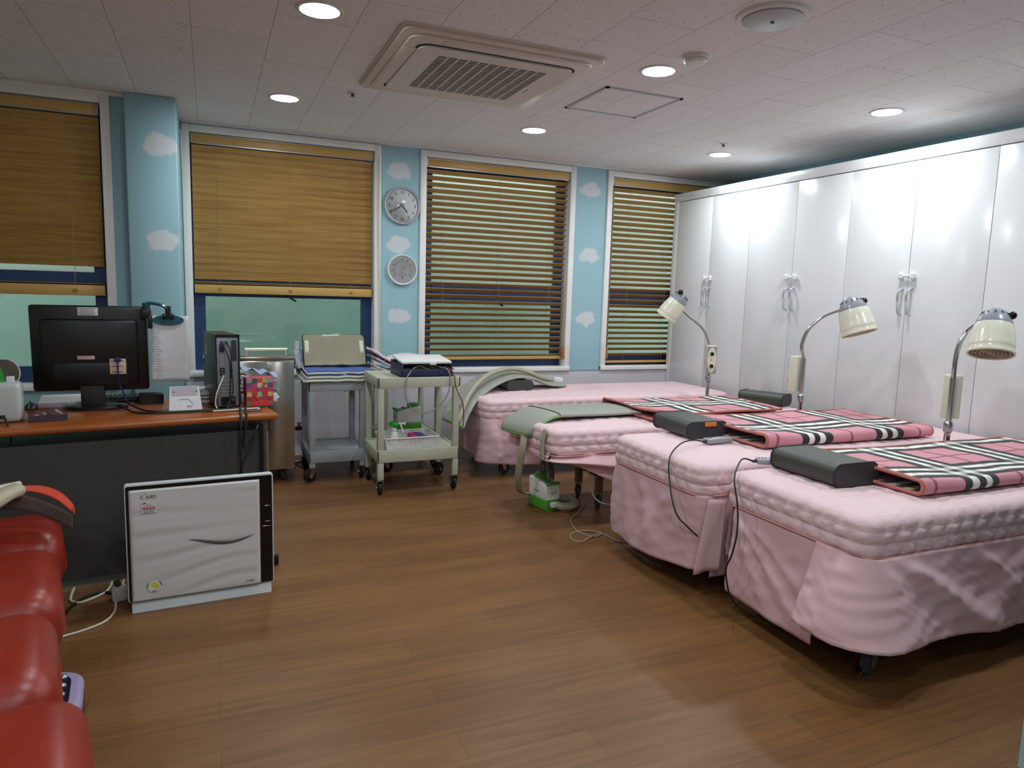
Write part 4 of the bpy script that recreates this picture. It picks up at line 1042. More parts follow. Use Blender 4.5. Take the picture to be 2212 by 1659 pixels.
# basket with spray bottle
bk = thing('plastic_basket', 'white perforated plastic basket on the lower shelf of the beige trolley', 'basket', (1.265, 4.815, .308), .03)
def wall_holes(m, a, b, h, n, rows):
    a = Vector(a); b = Vector(b); d = (b-a); L = d.length; d.normalize(); up = Vector((0, 0, 1)); nn = d.cross(up)
    rz = math.atan2(d.y, d.x)
    for i in range(n+1):
        p = a+d*L*i/n; m.box((p.x, p.y, p.z+h/2), (L/n*.52, .003, h), rot=(0, 0, rz))
    for j in range(rows+1):
        p = (a+b)/2; m.box((p.x, p.y, p.z+h*j/rows), (L, .0032, h/rows*.5), rot=(0, 0, rz))
bm_ = MB(); X, Y, Hh = .175, .125, .085
for a, c, n in (((-X, -Y, 0), (X, -Y, 0), 26), ((X, -Y, 0), (X, Y, 0), 18), ((X, Y, 0), (-X, Y, 0), 26), ((-X, Y, 0), (-X, -Y, 0), 18)): wall_holes(bm_, a, c, Hh, n, 6)
for v in bm_.bm.verts: k = 1+.11*(v.co.z/Hh); v.co.x *= k; v.co.y *= k
bm_.bx((-X, -Y, 0), (X, Y, .004)); bm_.out('basket_walls', WPLAST, bk, smooth=False)
b = MB().tube([(x*1.115, y*1.13, Hh) for x, y in rrect(-X, -Y, X, Y, .02, 4)], .006, 6, 1, True); b.out('basket_rim', WPLAST, bk)
sb = thing('spray_bottle', 'small white spray bottle with green trigger head in the basket', 'bottle', (1.185, 4.87, .313), -.35)
MB().lathe([(0, 0), (.028, 0), (.03, .008), (.03, .065), (.022, .085), (.015, .092), (.015, .10), (0, .10)], None, 20).out('bottle_body', mat('bottle_white', '#d8dad6', .3), sb)
MB().lathe([(.017, .095), (.019, .1), (.018, .115), (0, .118)], None, 16).out('bottle_collar', WPLAST, sb)
MB().box((-.004, 0, .145), (.062, .036, .036), .012).out('spray_head', BGREEN, sb)
MB().box((.05, 0, .15), (.045, .016, .014), .004).cyl((.07, 0, .15), (.08, 0, .15), .011, n=12).out('nozzle', WPLAST, sb)
MB().box((.056, 0, .115), (.010, .014, .07), .003, rot=(0, -.35, 0)).out('trigger', WPLAST, sb)
for k, (x, m2, l) in enumerate(((1.33, MAGENTA, 'small magenta packet in the white basket'), (1.375, mat('violet_packet', '#4a3a80', .5), 'small violet packet at the right of the white basket'))):
    tag(MB().box((x, 4.86, .362), (.06, .10, .03), .005, rot=(.2, .1*k, .3)).out('small_packet', m2, None), l, 'packet')

# ------------------------------------------------------------------ steel hot-pack cabinet
sc_ = thing('steel_cabinet', 'stainless steel cabinet on castors behind the computer tower', 'cabinet', (.25, 5.47, 0))
MB().bx((-.30, -.27, .10), (.29, .27, .885), .004).out('steel_body', STEEL, sc_)
MB().bx((-.305, -.275, .885), (.295, .275, .912), .004).out('steel_lid', STEEL, sc_)
MB().bx((-.29, -.276, .12), (.098, -.271, .876), .001).out('steel_door', STEEL, sc_)
MB().bx((.104, -.276, .12), (.288, -.271, .876), .001).out('steel_door', STEEL, sc_)
hb = MB().tube([(-.02, -.10, .912), (-.02, -.10, .945)], .006, 8, 1).tube([(.25, -.10, .912), (.25, -.10, .945)], .006, 8, 1); hb.cyl((-.03, -.10, .95), (.26, -.10, .95), .012, n=12); hb.out('lid_handle', mat('handle_cream', '#d0ccb8', .35, .3), sc_)
for x in (-.25, .22):
    for y in (-.2, .22): castor(sc_, x, y, .048, 1.2, False, GREYW, .11)

vl = thing('wall_valve', 'small black wall valve with a red handle beside the grey trolley', 'valve', (.66, YW-.012, .24))
MB().cyl((0, 0, 0), (0, -.05, 0), .016, n=14).bx((-.035, -.06, -.018), (.035, -.03, .014), .006).out('valve_body', BLACK, vl)
MB().cyl((0, -.045, .014), (0, -.045, .034), .009, n=10).lathe([(0, .05), (.018, .048), (.02, .036), (.010, .03), (0, .03)], Matrix.Translation((0, -.045, 0)), 12).out('valve_handle', mat('valve_red', '#a8432c', .5), vl)
cord('floor_cable', 'tangled black cord on the floor behind the steel cabinet', [(.60, 5.95, .25), (.61, 5.9, .12), (.58, 5.8, .02), (.64, 5.6, .006), (.72, 5.66, .006), (.70, 5.78, .006), (.60, 5.74, .008), (.58, 5.6, .006)], .005, BWIRE)
cord('floor_cable', 'short white cord on the floor behind the grey trolley', [(.56, 5.86, .006), (.66, 5.82, .006), (.80, 5.9, .006), (1.0, 5.95, .006)], .004, WIRE)

# ------------------------------------------------------------------ desk
DA = math.atan2(.173, 1.142); DR = (.309, 3.732)
dk = thing('office_desk', 'desk with an orange wood top and dark grey modesty panel facing the room', 'desk', (DR[0], DR[1], 0), DA)
def DW(x, y, z=.76):                           # desk local -> world
    return (DR[0]+x*math.cos(DA)-y*math.sin(DA), DR[1]+x*math.sin(DA)+y*math.cos(DA), z)
MB().prism(rrect(-1.62, 0, 0, .72, .012, 3), .728, .76, bev=.012).out('desk_top', ORANGE, dk)
MB().bx((-1.56, .045, .03), (-.052, .062, .675)).out('modesty_panel', DGREY, dk, smooth=False)
for x in (-.062, -1.58):
    MB().bx((x-.022, .05, .05), (x+.022, .62, .66), .004).bx((x-.03, .10, .66), (x+.03, .62, .728), .004).out('leg', MGREY, dk)
    MB().bx((x-.028, -.10, .004), (x+.028, .66, .05), .008).out('foot', MGREY, dk)
    MB().bx((x-.028, -.115, .0), (x+.028, -.08, .052), .006).out('foot_cap', BLACK, dk)
plab(MB().bx((-.088, .03, .06), (-.07, .07, .70)).out('panel_post', BLACK, dk, smooth=False), 'dark edge post')
MB().bx((-1.5, .12, .62), (-.1, .6, .632)).out('under_shelf', mat('under_shelf', '#5b4c42', .6), dk, smooth=False)

# monitor seen from behind
mo = thing('computer_monitor', 'black monitor seen from behind with paper labels on its back', 'monitor', (-.555, 4.09, .76), .03)
MB().lathe([(0, 0), (1, 0), (1, .010), (.92, .018), (.4, .024), (0, .024)], Matrix.Translation((0.01, 0, 0)) @ Matrix.Diagonal((.145, .095, 1, 1)), 36).out('monitor_base', BLACK, mo)
MB().bx((-.052, -.035, .018), (.052, .025, .15), .006).out('monitor_neck', mat('neck_grey', '#232326', .5), mo)
Mt = Matrix.Translation((0, -.01, .09)) @ Matrix.Rotation(.06, 4, 'X')
MB().box((0, .02, .215), (.51, .035, .43), .014, M=Mt).out('monitor_bezel', BLACK, mo)
MB().box((0, -.008, .20), (.42, .035, .33), .02, M=Mt).out('monitor_back', BLACK, mo)
MB().box((0, -.022, .09), (.33, .02, .12), .01, M=Mt).out('rear_cover', BLACK, mo)
def label(m2, x, z, w, h, y, rz=0, nm='paper_label', lines=0):
    lb = MB().box((0, 0, 0), (w, .0014, h), .0005, M=Mt @ Matrix.Translation((x, y, z)) @ Matrix.Rotation(rz, 4, 'Y')).out(nm, m2, mo)
    if lines:
        q = MB()
        for k in range(lines): q.box((0, 0, 0), (w*(.8-.25*((k*7) % 3)/3), .0006, h*.05), M=Mt @ Matrix.Translation((x-w*.04, y-.0012, z+h*.36-h*.72*k/max(1, lines-1))))
        q.out('label_print', INK, lb, smooth=False)
plab(bpy.data.objects.new('x', None), ''); bpy.data.objects.remove(bpy.data.objects['x'])
label(PAPER, -.005, .402, .088, .040, .0015, 0, 'paper_label', 5); label(PINKS, -.02, .175, .075, .018, -.0265, 0, 'paper_label', 1); label(PEACH, .118, .13, .072, .078, -.0335, 0, 'paper_label', 3)
MB().box((.118, -.03, .165), (.03, .03, .02), .004, M=Mt).tube([Mt @ Vector((.118, -.04, .158)), Mt @ Vector((.118, -.045, .10)), Mt @ Vector((.122, -.04, .04)), Vector((.16, -.05, .02))], .004, 6, 5).out('video_plug', mat('vga_blue', '#28266e', .4), mo)

dh = thing('document_holder', 'teal arm and clip on the monitor corner holding a white printed sheet', 'document holder', (0, 0, 0))
MB().box((-.302, 4.06, 1.245), (.045, .05, .05), .006).box((-.284, 4.05, 1.205), (.022, .04, .07), .005).out('mount_bracket', BLACK, dh)
MB().cyl((-.300, 4.05, 1.265), (-.300, 4.05, 1.30), .018, n=16).out('pivot', mat('teal_dark', '#123c46', .3), dh)
plab(MB().tube([(-.300, 4.05, 1.298), (-.265, 4.05, 1.298), (-.225, 4.05, 1.288), (-.20, 4.05, 1.27)], .013, 8, 6, flat=(1.2, .7)).out('holder_arm', TEALP, dh), 'teal arm')
MB().cyl((-.20, 4.05, 1.235), (-.20, 4.05, 1.285), .014, n=14).box((-.215, 4.035, 1.233), (.024, .02, .028), .004).box((-.185, 4.035, 1.233), (.024, .02, .028), .004).out('clip_hinge', BLACK, dh)
plab(MB().lathe([(0, -.003), (1, -.003), (1, .003), (0, .003)], Matrix.Translation((-.20, 4.045, 1.214)) @ Matrix.Rotation(PI/2, 4, 'X') @ Matrix.Diagonal((.073, .026, 1, 1)), 36).out('clip_blade', TEALP, dh), 'oval teal clip')
psh = thing('printed_sheet', 'long white printed sheet hanging from the teal clip', 'paper', (-.20, 4.049, .94))
MB().grid(lambda u, v: (-.085+.18*u+.004*math.sin(v*4), .006*math.sin(PI*u)+.01*v*v, .295-.34*v), 10, 16, thick=.0008).out('sheet', PAPER, psh, ang=2)
q = MB()
for k in range(22): q.box((-.068+.001*k % 2, -.003+.0002*k, .25-.0125*k), (.02+.012*((k*5) % 4), .0006, .0022))
plab(q.out('print_lines', mat('faint_print', '#9fa2ab', .8), psh, smooth=False), 'faint printed lines')

# computer tower
pcw = DW(-.2, .27)
pt = thing('computer_tower', 'slim black computer tower standing on the desk, rear ports facing out', 'computer', (.077, 3.945, .76), .16)
TW, TD, TH = .118, .36, .385
MB().bx((-TW/2, 0.004, .006), (TW/2, TD, TH), .006).out('tower_case', mat('tower_black', '#26262a', .35, .2), pt)
MB().bx((-TW/2+.006, 0, .014), (TW/2-.006, .008, TH-.012), .002).out('rear_plate', mat('zinc', '#85868c', .4, .5), pt)
MB().bx((-TW/2-.001, -.004, .006), (-TW/2+.006, .01, TH+.002)).bx((TW/2-.006, -.004, .006), (TW/2+.001, .01, TH+.002)).bx((-TW/2, -.004, TH-.012), (TW/2, .01, TH+.002)).out('rear_rim', BLACK, pt, smooth=False)
v = MB()
for j in range(18): v.box((.032, -.001, TH-.03-.006*j), (.026, .003, .0034))
v.out('vent_grille', BLACK, pt, smooth=False)
for x, m2, s in ((-.028, mat('port_purple', '#6a4a8c', .4), 'purple keyboard plug'), (-.006, mat('port_green', '#2f8d62', .4), 'green mouse plug')): plab(MB().cyl((x, -.002, TH-.035), (x, -.02, TH-.037), .008, n=12).out('plug', m2, pt), s)
plab(MB().box((-.030, -.012, TH-.065), (.02, .024, .042), .003).out('plug', mat('port_blue', '#1f1f50', .4), pt), 'dark blue video plug')
pr = MB()
for x, z_ in ((-.034, .21), (-.020, .21), (-.034, .195), (-.020, .195), (-.034, .18), (-.02, .18), (.02, .2), (.02, .17)): pr.box((x, -.001, z_), (.010, .003, .011))
pr.out('port', BLACK, pt, smooth=False)
for k in range(5): MB().bx((-.036, -.002, .07+.018*k), (.03, .001, .08+.018*k)).bx((-.036, -.004, .065+.018*k), (.036, .0, .0675+.018*k)).out('slot_cover', mat('slot_zinc', '#9a9ba0', .35, .6), pt, smooth=False)
MB().bx((-.036, -.002, .018), (.036, .002, .06)).out('power_supply', BLACK, pt, smooth=False)
MB().box((.018, -.02, .045), (.026, .04, .022), .005).out('power_plug', BWIRE, pt)
ww = lambda x, y, z: (x, y, z)
plab(MB().tube([(-.028, -.022, .345), (-.010, -.05, .29), (.002, -.05, .24), (.004, -.045, .15), (-.002, -.05, .05), (0, -.06, .012)], .0036, 6, 6).tube([(-.006, -.02, .348), (.008, -.045, .30), (.010, -.05, .2), (.014, -.055, .1), (-.01, -.06, .04), (-.02, -.09, .008)], .0036, 6, 6).out('lead', BWIRE, pt, ang=2), 'black leads')
plab(MB().tube([(-.02, -.003, .175), (-.045, -.03, .13), (-.065, -.04, .08), (-.07, -.04, .03), (-.06, -.05, .006)], .004, 6, 6).out('lead', WIRE, pt, ang=2), 'cream lead')
plab(MB().box((-TW/2-.0012, TD-.08, TH-.10), (.002, .05, .05)).out('sticker', PAPER, pt), 'white sticker')

# things on the desk
bxs = thing('patterned_box', 'square box decorated with colourful folded paper at the desk corner', 'box', (.235, 3.972, .76), .12)
MB().bx((-.07, 0, 0), (.07, .09, .155), .002).out('box_body', mat('box_pink', '#b5395a', .5), bxs)
cols = ['#6e6f4e', '#a03030', '#c9a94a', '#c23a6b', '#5f4a7d', '#8f8f96', '#3f5b4a', '#b9b43a', '#a83b3b', '#8fa3b5', '#73437a', '#c4c0c4', '#d0403a', '#9fae5a']
random.seed(3)
def patch(poly, m2, y, nm='paper_patch'): MB().prism(poly, 0, .0012, Matrix.Translation((0, -.0005-y, 0)) @ Matrix.Rotation(PI/2, 4, 'X')).out(nm, m2, bxs, smooth=False)
k = 0
for i in range(5):
    for j in range(6):
        x0, z0 = -.066+.0264*i, .006+.0245*j
        if (i+j*2) % 2 == 0 or j == 5 or i in (0, 4):
            patch([(x0, z0), (x0+.026, z0), (x0+.026, z0+.024), (x0, z0+.024)], mat('patch_%s' % cols[k % 14][1:], cols[k % 14], .6), 0); k += 1
RP = mat('origami_red', '#c9343c', .6); YG = mat('origami_lime', '#a9b04a', .6)
for poly, m2 in (([(-.045, .085), (-.028, .105), (-.012, .085), (-.028, .064)], RP), ([(.0, .085), (.018, .103), (.036, .085), (.018, .067)], RP), ([(-.05, .004), (.062, .004), (.03, .04), (.0, .022), (-.03, .04)], RP),
        ([(-.045, .085), (-.028, .064), (.005, .03), (-.005, .022)], RP), ([(-.012, .075), (.004, .09), (-.002, .05), (-.018, .052)], YG), ([(.02, .105), (.036, .13), (.04, .10)], YG), ([(-.005, .095), (.012, .108), (.01, .122), (-.006, .11)], YG)):
    patch(poly, m2, .0016, 'folded_paper')
ec = thing('desk_calendar', 'blank back of a white tent calendar beside the tower', 'calendar', (-.125, 3.895, .76), .12)
MB().grid(lambda u, v: (-.068+.136*u+(.5-u)*.02*(1-v)*-1, .0+.055*v, .004+.118*v), 4, 4, thick=.002).out('calendar_back', PAPER, ec)
MB().grid(lambda u, v: (-.068+.136*u, .115-.055*v, .004+.118*v), 4, 4, thick=.002).out('calendar_front', BROWNC, ec)
MB().prism([(0, .004), (.115, .004), (.058, .12)], -.002, 0, Matrix.Translation((-.069, 0, 0)) @ Matrix.Rotation(PI/2, 4, 'Z') @ Matrix.Rotation(PI/2, 4, 'X')).out('calendar_side', BROWNC, ec)
for x in (-.05, .055): MB().sph((x, .040, .096), .004).out('eyelet', INK, ec)
plab(MB().grid(lambda u, v: (-.06+.12*u, .034+.02*v-.0022, .078+.042*v), 2, 2, thick=.001).out('printed_band', mat('band_grey', '#b4a9b2', .8), ec), 'grey upper band')
MB().tube([(-.03, .022, .058), (.0, .0225, .060), (.02, .022, .055), (.035, .012, .035)], .0008, 4, 4).out('printed_line', INK, ec)
text('printed_text', '2013', .012, INK, ec, Matrix.Translation((.02, .006, .025)) @ Matrix.Rotation(1.13, 4, 'X'))
bs = thing('book_stack', '', 'book'); bpy.data.objects.remove(bs)
for k, (hz_, cc, l) in enumerate(((.022, '#3a3b40', 'dark book at the bottom of the pile between sheet and tower'), (.018, '#55534f', 'grey book in the middle of the pile between sheet and tower'), (.016, '#cfcbc6', 'white book on top of the pile between sheet and tower'))):
    b = thing('book', l, 'book', (-.03+.005*k, 4.27, .76+[0, .024, .046][k]), .1+.05*k, 'books piled behind the tower')
    MB().bx((-.09, -.12, .002), (.085, .118, hz_-.002)).out('book_pages', PAPER, b, smooth=False)
    MB().bx((-.092, -.122, hz_-.002), (.09, .122, hz_+.0005)).bx((-.092, -.122, 0), (.09, .122, .002)).bx((-.094, -.122, 0), (-.09, .122, hz_)).out('book_cover', mat('book_%d' % k, cc, .5), b, smooth=False)
pp = thing('crumpled_papers', 'loose heap of white and blue printed papers behind the patterned box', 'paper', (.24, 4.22, .76), .1)
for k in range(4):
    MB().grid(lambda u, v, k=k: (-.10+.2*u, -.08+.16*v, .02+.045*k*.9+.05*(1-u)+.022*noise.noise(Vector((u*5+k, v*5, k*2)))), 14, 12, thick=.001).out('paper_sheet', PAPER if k % 2 == 0 else mat('blue_print', '#8d9cb4', .7), pp, ang=1)
MB().bx((-.1, -.09, 0), (.09, .09, .045), .003).out('paper_block', PAPER, pp)
tag(MB().box((.195, 3.822, .763), (.075, .04, .005), .001, rot=(0, 0, .14)).out('grey_card', mat('card_grey', '#4a413a', .6), None), 'small flat grey card lying near the front right desk edge', 'card')
kb = thing('keyboard', 'black keyboard lying behind the monitor stand', 'keyboard', (-.52, 4.33, .76), .15)
MB().bx((-.23, -.075, 0), (.23, .075, .018), .005).out('keyboard_base', BLACK, kb)
ky = MB()
for j in range(5):
    for i in range(18): ky.box((-.212+.0249*i, -.056+.028*j, .022), (.020, .022, .009), .002, seg=1)
ky.out('keys', BLACK, kb)
ms = thing('computer_mouse', 'dark mouse behind the white router on the desk', 'mouse', (-.83, 4.12, .76), .3)
MB().sph((0, 0, .004), .05, (.62, 1, .6)).out('mouse_shell', BLACK, ms); MB().cyl((-.004, .025, .03), (.004, .025, .03), .009, n=12).out('scroll_wheel', INK, ms)
kb2 = thing('tape_dispenser', 'flat black case behind the document sheet on the desk', 'case', (-.30, 4.18, .76), .12)
MB().prism([(0, 0), (.12, 0), (.12, .03), (.02, .06), (0, .05)], -.06, .06, Matrix.Rotation(PI/2, 4, 'Z') @ Matrix.Rotation(PI/2, 4, 'X'), bev=.006).out('case_shell', BLACK, kb2)
rt_ = thing('white_device', 'rounded white plastic box at the left edge of the desk', 'device', (-.885, 3.735, .76), .12)
MB().box((0, .06, .09), (.19, .14, .176), .022, seg=4).out('device_shell', mat('device_white', '#b9b9b8', .4), rt_)
MB().box((.02, -.011, .03), (.028, .006, .016), .002).out('socket', BLACK, rt_)
MB().tube([(.02, -.015, .03), (.035, -.05, .03), (.05, -.085, .0), (.058, -.09, -.08), (.064, -.085, -.3), (.07, -.08, -.55), (.074, -.08, -.7), (.06, -.07, -.75)], .005, 8, 6).out('power_cord', BWIRE, rt_)
gf = thing('paper_holder', 'green and lime papers standing upright in the white box', 'paper', (-.905, 3.80, .935), .1)
MB().grid(lambda u, v: (-.06+.055*u+.03*(1-v), .0+.004*u, .0+.19*v), 4, 6, thick=.002).out('lime_sheet', LIMEP, gf)
MB().prism([(.0, 0), (.045, 0), (.038, .05), (.004, .16), (-.005, .16)], 0, .003, Matrix.Translation((0, -.006, 0)) @ Matrix.Rotation(PI/2, 4, 'X')).out('green_folder', GREENS, gf)
MB().box((.065, .0, .01), (.03, .02, .035), .003).out('white_card', PAPER, gf)
mr = thing('table_mirror', 'small round table mirror behind the white box', 'mirror', (-.915, 4.02, .76), -.15)
Mm = Matrix.Translation((0, 0, .19)) @ Matrix.Rotation(PI/2-.25, 4, 'X')
MB().lathe([(.068, .002), (.071, .004), (.073, 0), (.071, -.006), (0, -.007)], Mm, 36).out('mirror_frame', WPLAST, mr)
MB().lathe([(.069, .0022), (0, .0022)], Mm, 36).out('mirror_glass', MIRROR, mr)
MB().cyl((0, 0, .005), (0, 0, .11), .006).lathe([(0, 0), (.05, 0), (.045, .008), (0, .012)], None, 24).out('mirror_stand', WPLAST, mr)
ct = thing('clear_tray', 'translucent lilac plastic tray of small stationery left of the monitor', 'tray', (-.70, 3.80, .76), .15)
b = MB(); b.bx((-.075, -.06, 0), (.075, .06, .004))
for a, c in (((-.075, -.06), (.075, -.057)), ((-.075, .057), (.075, .06)), ((-.075, -.06), (-.072, .06)), ((.072, -.06), (.075, .06))): b.bx((a[0], a[1], 0), (c[0], c[1], .065))
b.out('tray_shell', SMOKE, ct, smooth=False)
MB().bx((-.074, -.059, .002), (.074, -.0565, .03)).out('tray_band', mat('lilac_band', '#6e6273', .4), ct, smooth=False)
for k in range(4): tag(MB().box((-.745+.03*k, 3.79+.02*(k % 2), .775+.004*k), (.022, .05, .012), .003, rot=(.2*k, .3, .5*k)).out('stationery_piece', [PAPER, BEIGE, MGREY, CREAM][k], None), ['white eraser at the left of the translucent tray', 'beige clip in the translucent tray', 'grey clip in the translucent tray', 'cream tape roll at the right of the translucent tray'][k], 'stationery')
nt_ = thing('stapled_papers', 'stack of white papers on the desk behind the mouse', 'paper', (-.72, 4.28, .76), .12)
MB().bx((-.10, -.14, 0), (.12, .14, .03), .002).out('paper_stack', PAPER, nt_)
cord('monitor_cable', 'black cables snaking across the desk from monitor to tower', [(-.40, 4.00, .80), (-.33, 3.93, .772), (-.25, 3.86, .768), (-.12, 3.85, .768), (0, 3.865, .77), (.09, 3.86, .768), (.19, 3.89, .768), (.26, 3.93, .768)], .005, BWIRE)
cord('monitor_cable', 'second black cable sagging across the desk front', [(-.43, 3.98, .79), (-.36, 3.88, .768), (-.27, 3.83, .768), (-.15, 3.835, .768), (-.02, 3.842, .768), (.06, 3.85, .768)], .005, BWIRE)
cord('lead_cable', 'pale cable lying on the desk in front of the tower', [(.0, 3.83, .767), (.08, 3.845, .767), (.16, 3.865, .767), (.22, 3.875, .767), (.215, 3.85, .767)], .0045, WIRE)
cord('hanging_cable', 'black cable hanging over the desk edge down to the floor', [(.13, 3.85, .775), (.13, 3.745, .778), (.128, 3.682, .74), (.122, 3.678, .6), (.125, 3.68, .45), (.12, 3.69, .3)], .006, BWIRE)
cord('hanging_cable', 'looped black cable hanging below the desk edge', [(.155, 3.86, .775), (.155, 3.75, .778), (.155, 3.69, .745), (.142, 3.69, .66), (.14, 3.695, .60), (.17, 3.70, .63), (.20, 3.71, .69), (.215, 3.75, .715)], .006, BWIRE)
cord('hanging_cable', 'thin black cable slanting behind the air purifier', [(.20, 3.735, .70), (.185, 3.72, .62), (.15, 3.70, .56), (.12, 3.69, .48), (.10, 3.69, .36), (.09, 3.68, .2)], .005, BWIRE)

# ------------------------------------------------------------------ air purifier
pu = thing('air_purifier', 'white wavy fronted air purifier with a black side strip standing before the desk', 'air purifier', (-.052, 3.285, 0), .075)
W2, Z0, Z1 = .298, .045, .560; PH = Z1-Z0
fx = lambda f: -W2+2*W2*f                      # fractions across and down the front
fz = lambda f: Z1-PH*f
XF = Matrix.Rotation(PI/2, 4, 'X')
MB().prism(rrect(-W2, Z0, W2, Z1, .010, 4), -.0, .03, Matrix.Translation((0, .03, 0)) @ XF, bev=.002).out('purifier_rim', mat('rim_white', '#cfd0d2', .3), pu)
MB().bx((-W2+.02, .03, Z0+.01), (W2-.02, .14, Z1-.03), .01).out('purifier_body', MGREY, pu)
MB().prism(rrect(-W2+.005, Z0+.004, W2-.005, Z1-.008, .007, 3), 0, .004, Matrix.Translation((0, .001, 0)) @ XF).out('black_panel', BLACKG, pu)
PX0, PX1, PZ0, PZ1 = -W2+.016, W2-.060, Z0+.004, Z1-.026
def wavef(u, v):
    x = PX0+(PX1-PX0)*u; z_ = PZ0+(PZ1-PZ0)*v
    e = min(1, min(u, 1-u)*26, min(v, 1-v)*26); k = min(1, min(u, 1-u)*79, min(v, 1-v)*129)
    q = x/.26
    ph = z_/.085*2*PI-1.9*math.sin(q*1.5+z_*5)-.9*math.sin(q*2.6-z_*7+1)-.7*q
    h = .5+.42*math.sin(ph)+.16*math.sin(2*ph+.6)
    env = .55+.45*math.sin(q*2+z_*9)
    return (x, -.0095*k-.0042*h*e*env, z_)
MB().grid(wavef, 80, 130, thick=.003).out('front_panel', mat('purifier_white', '#cdcac9', .38), pu, ang=2)
FY = -.0178
b = MB()
def swf(u, v):
    f = .40+.45*u; d = .508+.062*math.sin(PI*.9*u**1.25)
    return (fx(f), FY, fz(d)+(v-.5)*.017*math.sin(PI*u**.9)**.8)
b.grid(swf, 28, 2, thick=.001)
plab(b.out('swoosh_emblem', mat('emblem_grey', '#5f5b5f', .4), pu, ang=2), 'grey curved emblem')
text('brand_text', 'C AIRS', .021, INK, pu, facing(fx(.15), FY, fz(.105))); text('brand_text', 'woongjin', .011, INK, pu, facing(fx(.82), FY, fz(.945)))
text('brand_text', 'air', .008, INK, pu, facing(fx(.135), FY, fz(.075)))
def onf(m, f0, d0, f1, d1, y=FY): return m.bx((fx(f0), y-.0008, fz(d1)), (fx(f1), y, fz(d0)))
st = onf(MB(), .105, .145, .205, .24).out('info_sticker', mat('sticker_white', '#d2d0d0', .5), pu, smooth=False)
MB().prism([(fx(.11), fz(.16)), (fx(.122), fz(.15)), (fx(.138), fz(.155)), (fx(.125), fz(.164))], 0, .001, Matrix.Translation((0, FY-.0006, 0)) @ XF).out('leaf_print', GREENP, st, smooth=False)
q = MB()
for k in range(4): onf(q, .112+.021*k, .188, .128+.021*k, .203, FY-.0006)
q.out('red_print', REDP, st, smooth=False)
q = MB(); onf(q, .112, .207, .195, .213, FY-.0006); onf(q, .118, .222, .18, .225, FY-.0006); onf(q, .118, .231, .185, .234, FY-.0006); onf(q, .13, .172, .17, .176, FY-.0006)
q.out('black_print', INK, st, smooth=False)
RX, RZ = fx(.17), fz(.875)
rs = MB().lathe([(.026, 0), (0, .0008)], Matrix.Translation((RX, FY, RZ)) @ XF, 28).out('round_sticker', mat('sticker_white2', '#d8d8d2', .5), pu)
for x, z_, r2 in ((.0, .010, .012), (.011, -.003, .009)): MB().cyl((RX+x, FY-.0006, RZ+z_), (RX+x, FY-.0016, RZ+z_), r2, n=16).out('yellow_print', YELLOW, rs)
def arcp(a0, a1, m2):
    MB().tube([(RX+.028*math.cos(a0+(a1-a0)*i/8), FY-.001, RZ+.028*math.sin(a0+(a1-a0)*i/8)) for i in range(9)], .0024, 6, 1).out('arc_print', m2, rs)
arcp(.1, .8, MAGENTA); arcp(2.5, 3.1, GREENP)
MB().bx((RX-.008, FY-.0016, RZ-.021), (RX+.006, FY-.0004, RZ-.018)).out('black_print', BINK, rs, smooth=False)
for d, f0, f1 in ((.29, .935, .978), (.432, .94, .98), (.475, .918, .98)): MB().box(((fx(f0)+fx(f1))/2, -.0045, fz(d)), (fx(f1)-fx(f0), .004, .0045), .0015).out('touch_button', CHROME, pu)
for k in range(9): MB().cyl((fx(.955), -.003, fz(.16+.013*k)), (fx(.955), -.0042, fz(.16+.013*k)), .0008, n=6).out('indicator_dot', INK, pu)
MB().prism([(-.012, 0), (.16, 0), (.15, .03), (.02, .046), (.0, .034)], -.285, .285, Matrix.Rotation(PI/2, 4, 'Z') @ Matrix.Rotation(PI/2, 4, 'X'), bev=.004).out('purifier_base', mat('base_white', '#c5c8cc', .3), pu)

# ------------------------------------------------------------------ red couch
rc = thing('waiting_couch', 'red vinyl segmented couch cut off by the left edge', 'couch', (-.60, 2.45, 0), .185)
def cushion(y0, y1, xr, zt, zb_, xl=-.75):
    b = bmesh.new(); bmesh.ops.create_cube(b, size=1); bmesh.ops.scale(b, vec=(xr-xl, y1-y0, zt-zb_), verts=b.verts)
    bmesh.ops.bevel(b, geom=b.edges[:], offset=.105, segments=9, affect='EDGES', profile=.55)
    bmesh.ops.translate(b, vec=((xr+xl)/2, (y0+y1)/2, (zt+zb_)/2), verts=b.verts)
    for v in b.verts:
        v.co.z += .018*math.cos(PI*(v.co.y-(y0+y1)/2)/(y1-y0))*(1 if v.co.z > (zt+zb_)/2 else 0)
    m = MB(); m._add(b); o = m.out('seat_cushion', RED, rc, ang=2)
    zs = zb_+.085
    pts = []
    for x, y in rrect(xl, y0, xr, y1, .105, 6): pts.append((x, y, zs))
    MB().tube([(p[0], p[1], p[2]) for p in pts], .0035, 6, 1, True).out('cushion_seam', RED, o)
segs = [(-1.14, -.535), (-.535, .03), (.03, .63), (.63, 1.10)]
for k, (a, c) in enumerate(segs): cushion(a+.012, c-.012, [.195, .14, .16, .18][k], .405, .17)
MB().bx((-.72, -1.0, .09), (-.02, 1.06, .18), .02).out('couch_base', mat('couch_base', '#541a12', .5), rc)
for x in (-.6, -.08):
    for y in (-.92, 1.0): MB().cyl((x, y, 0), (x, y, .10), .02).out('leg', BLACK, rc)
pb = thing('padded_belt', 'beige padded belt with a red lined brown strap lying on the red couch', 'belt', (.05, 0, .03))
o, P, Wd, fb_ = ribbon([(-1.06, 2.72, .44), (-.96, 2.86, .47), (-.87, 3.0, .525), (-.80, 3.12, .56), (-.755, 3.2, .565)], [(.5, -.9, .2)]*5, .12, .03, 'belt_pad', BEIGE, pb)
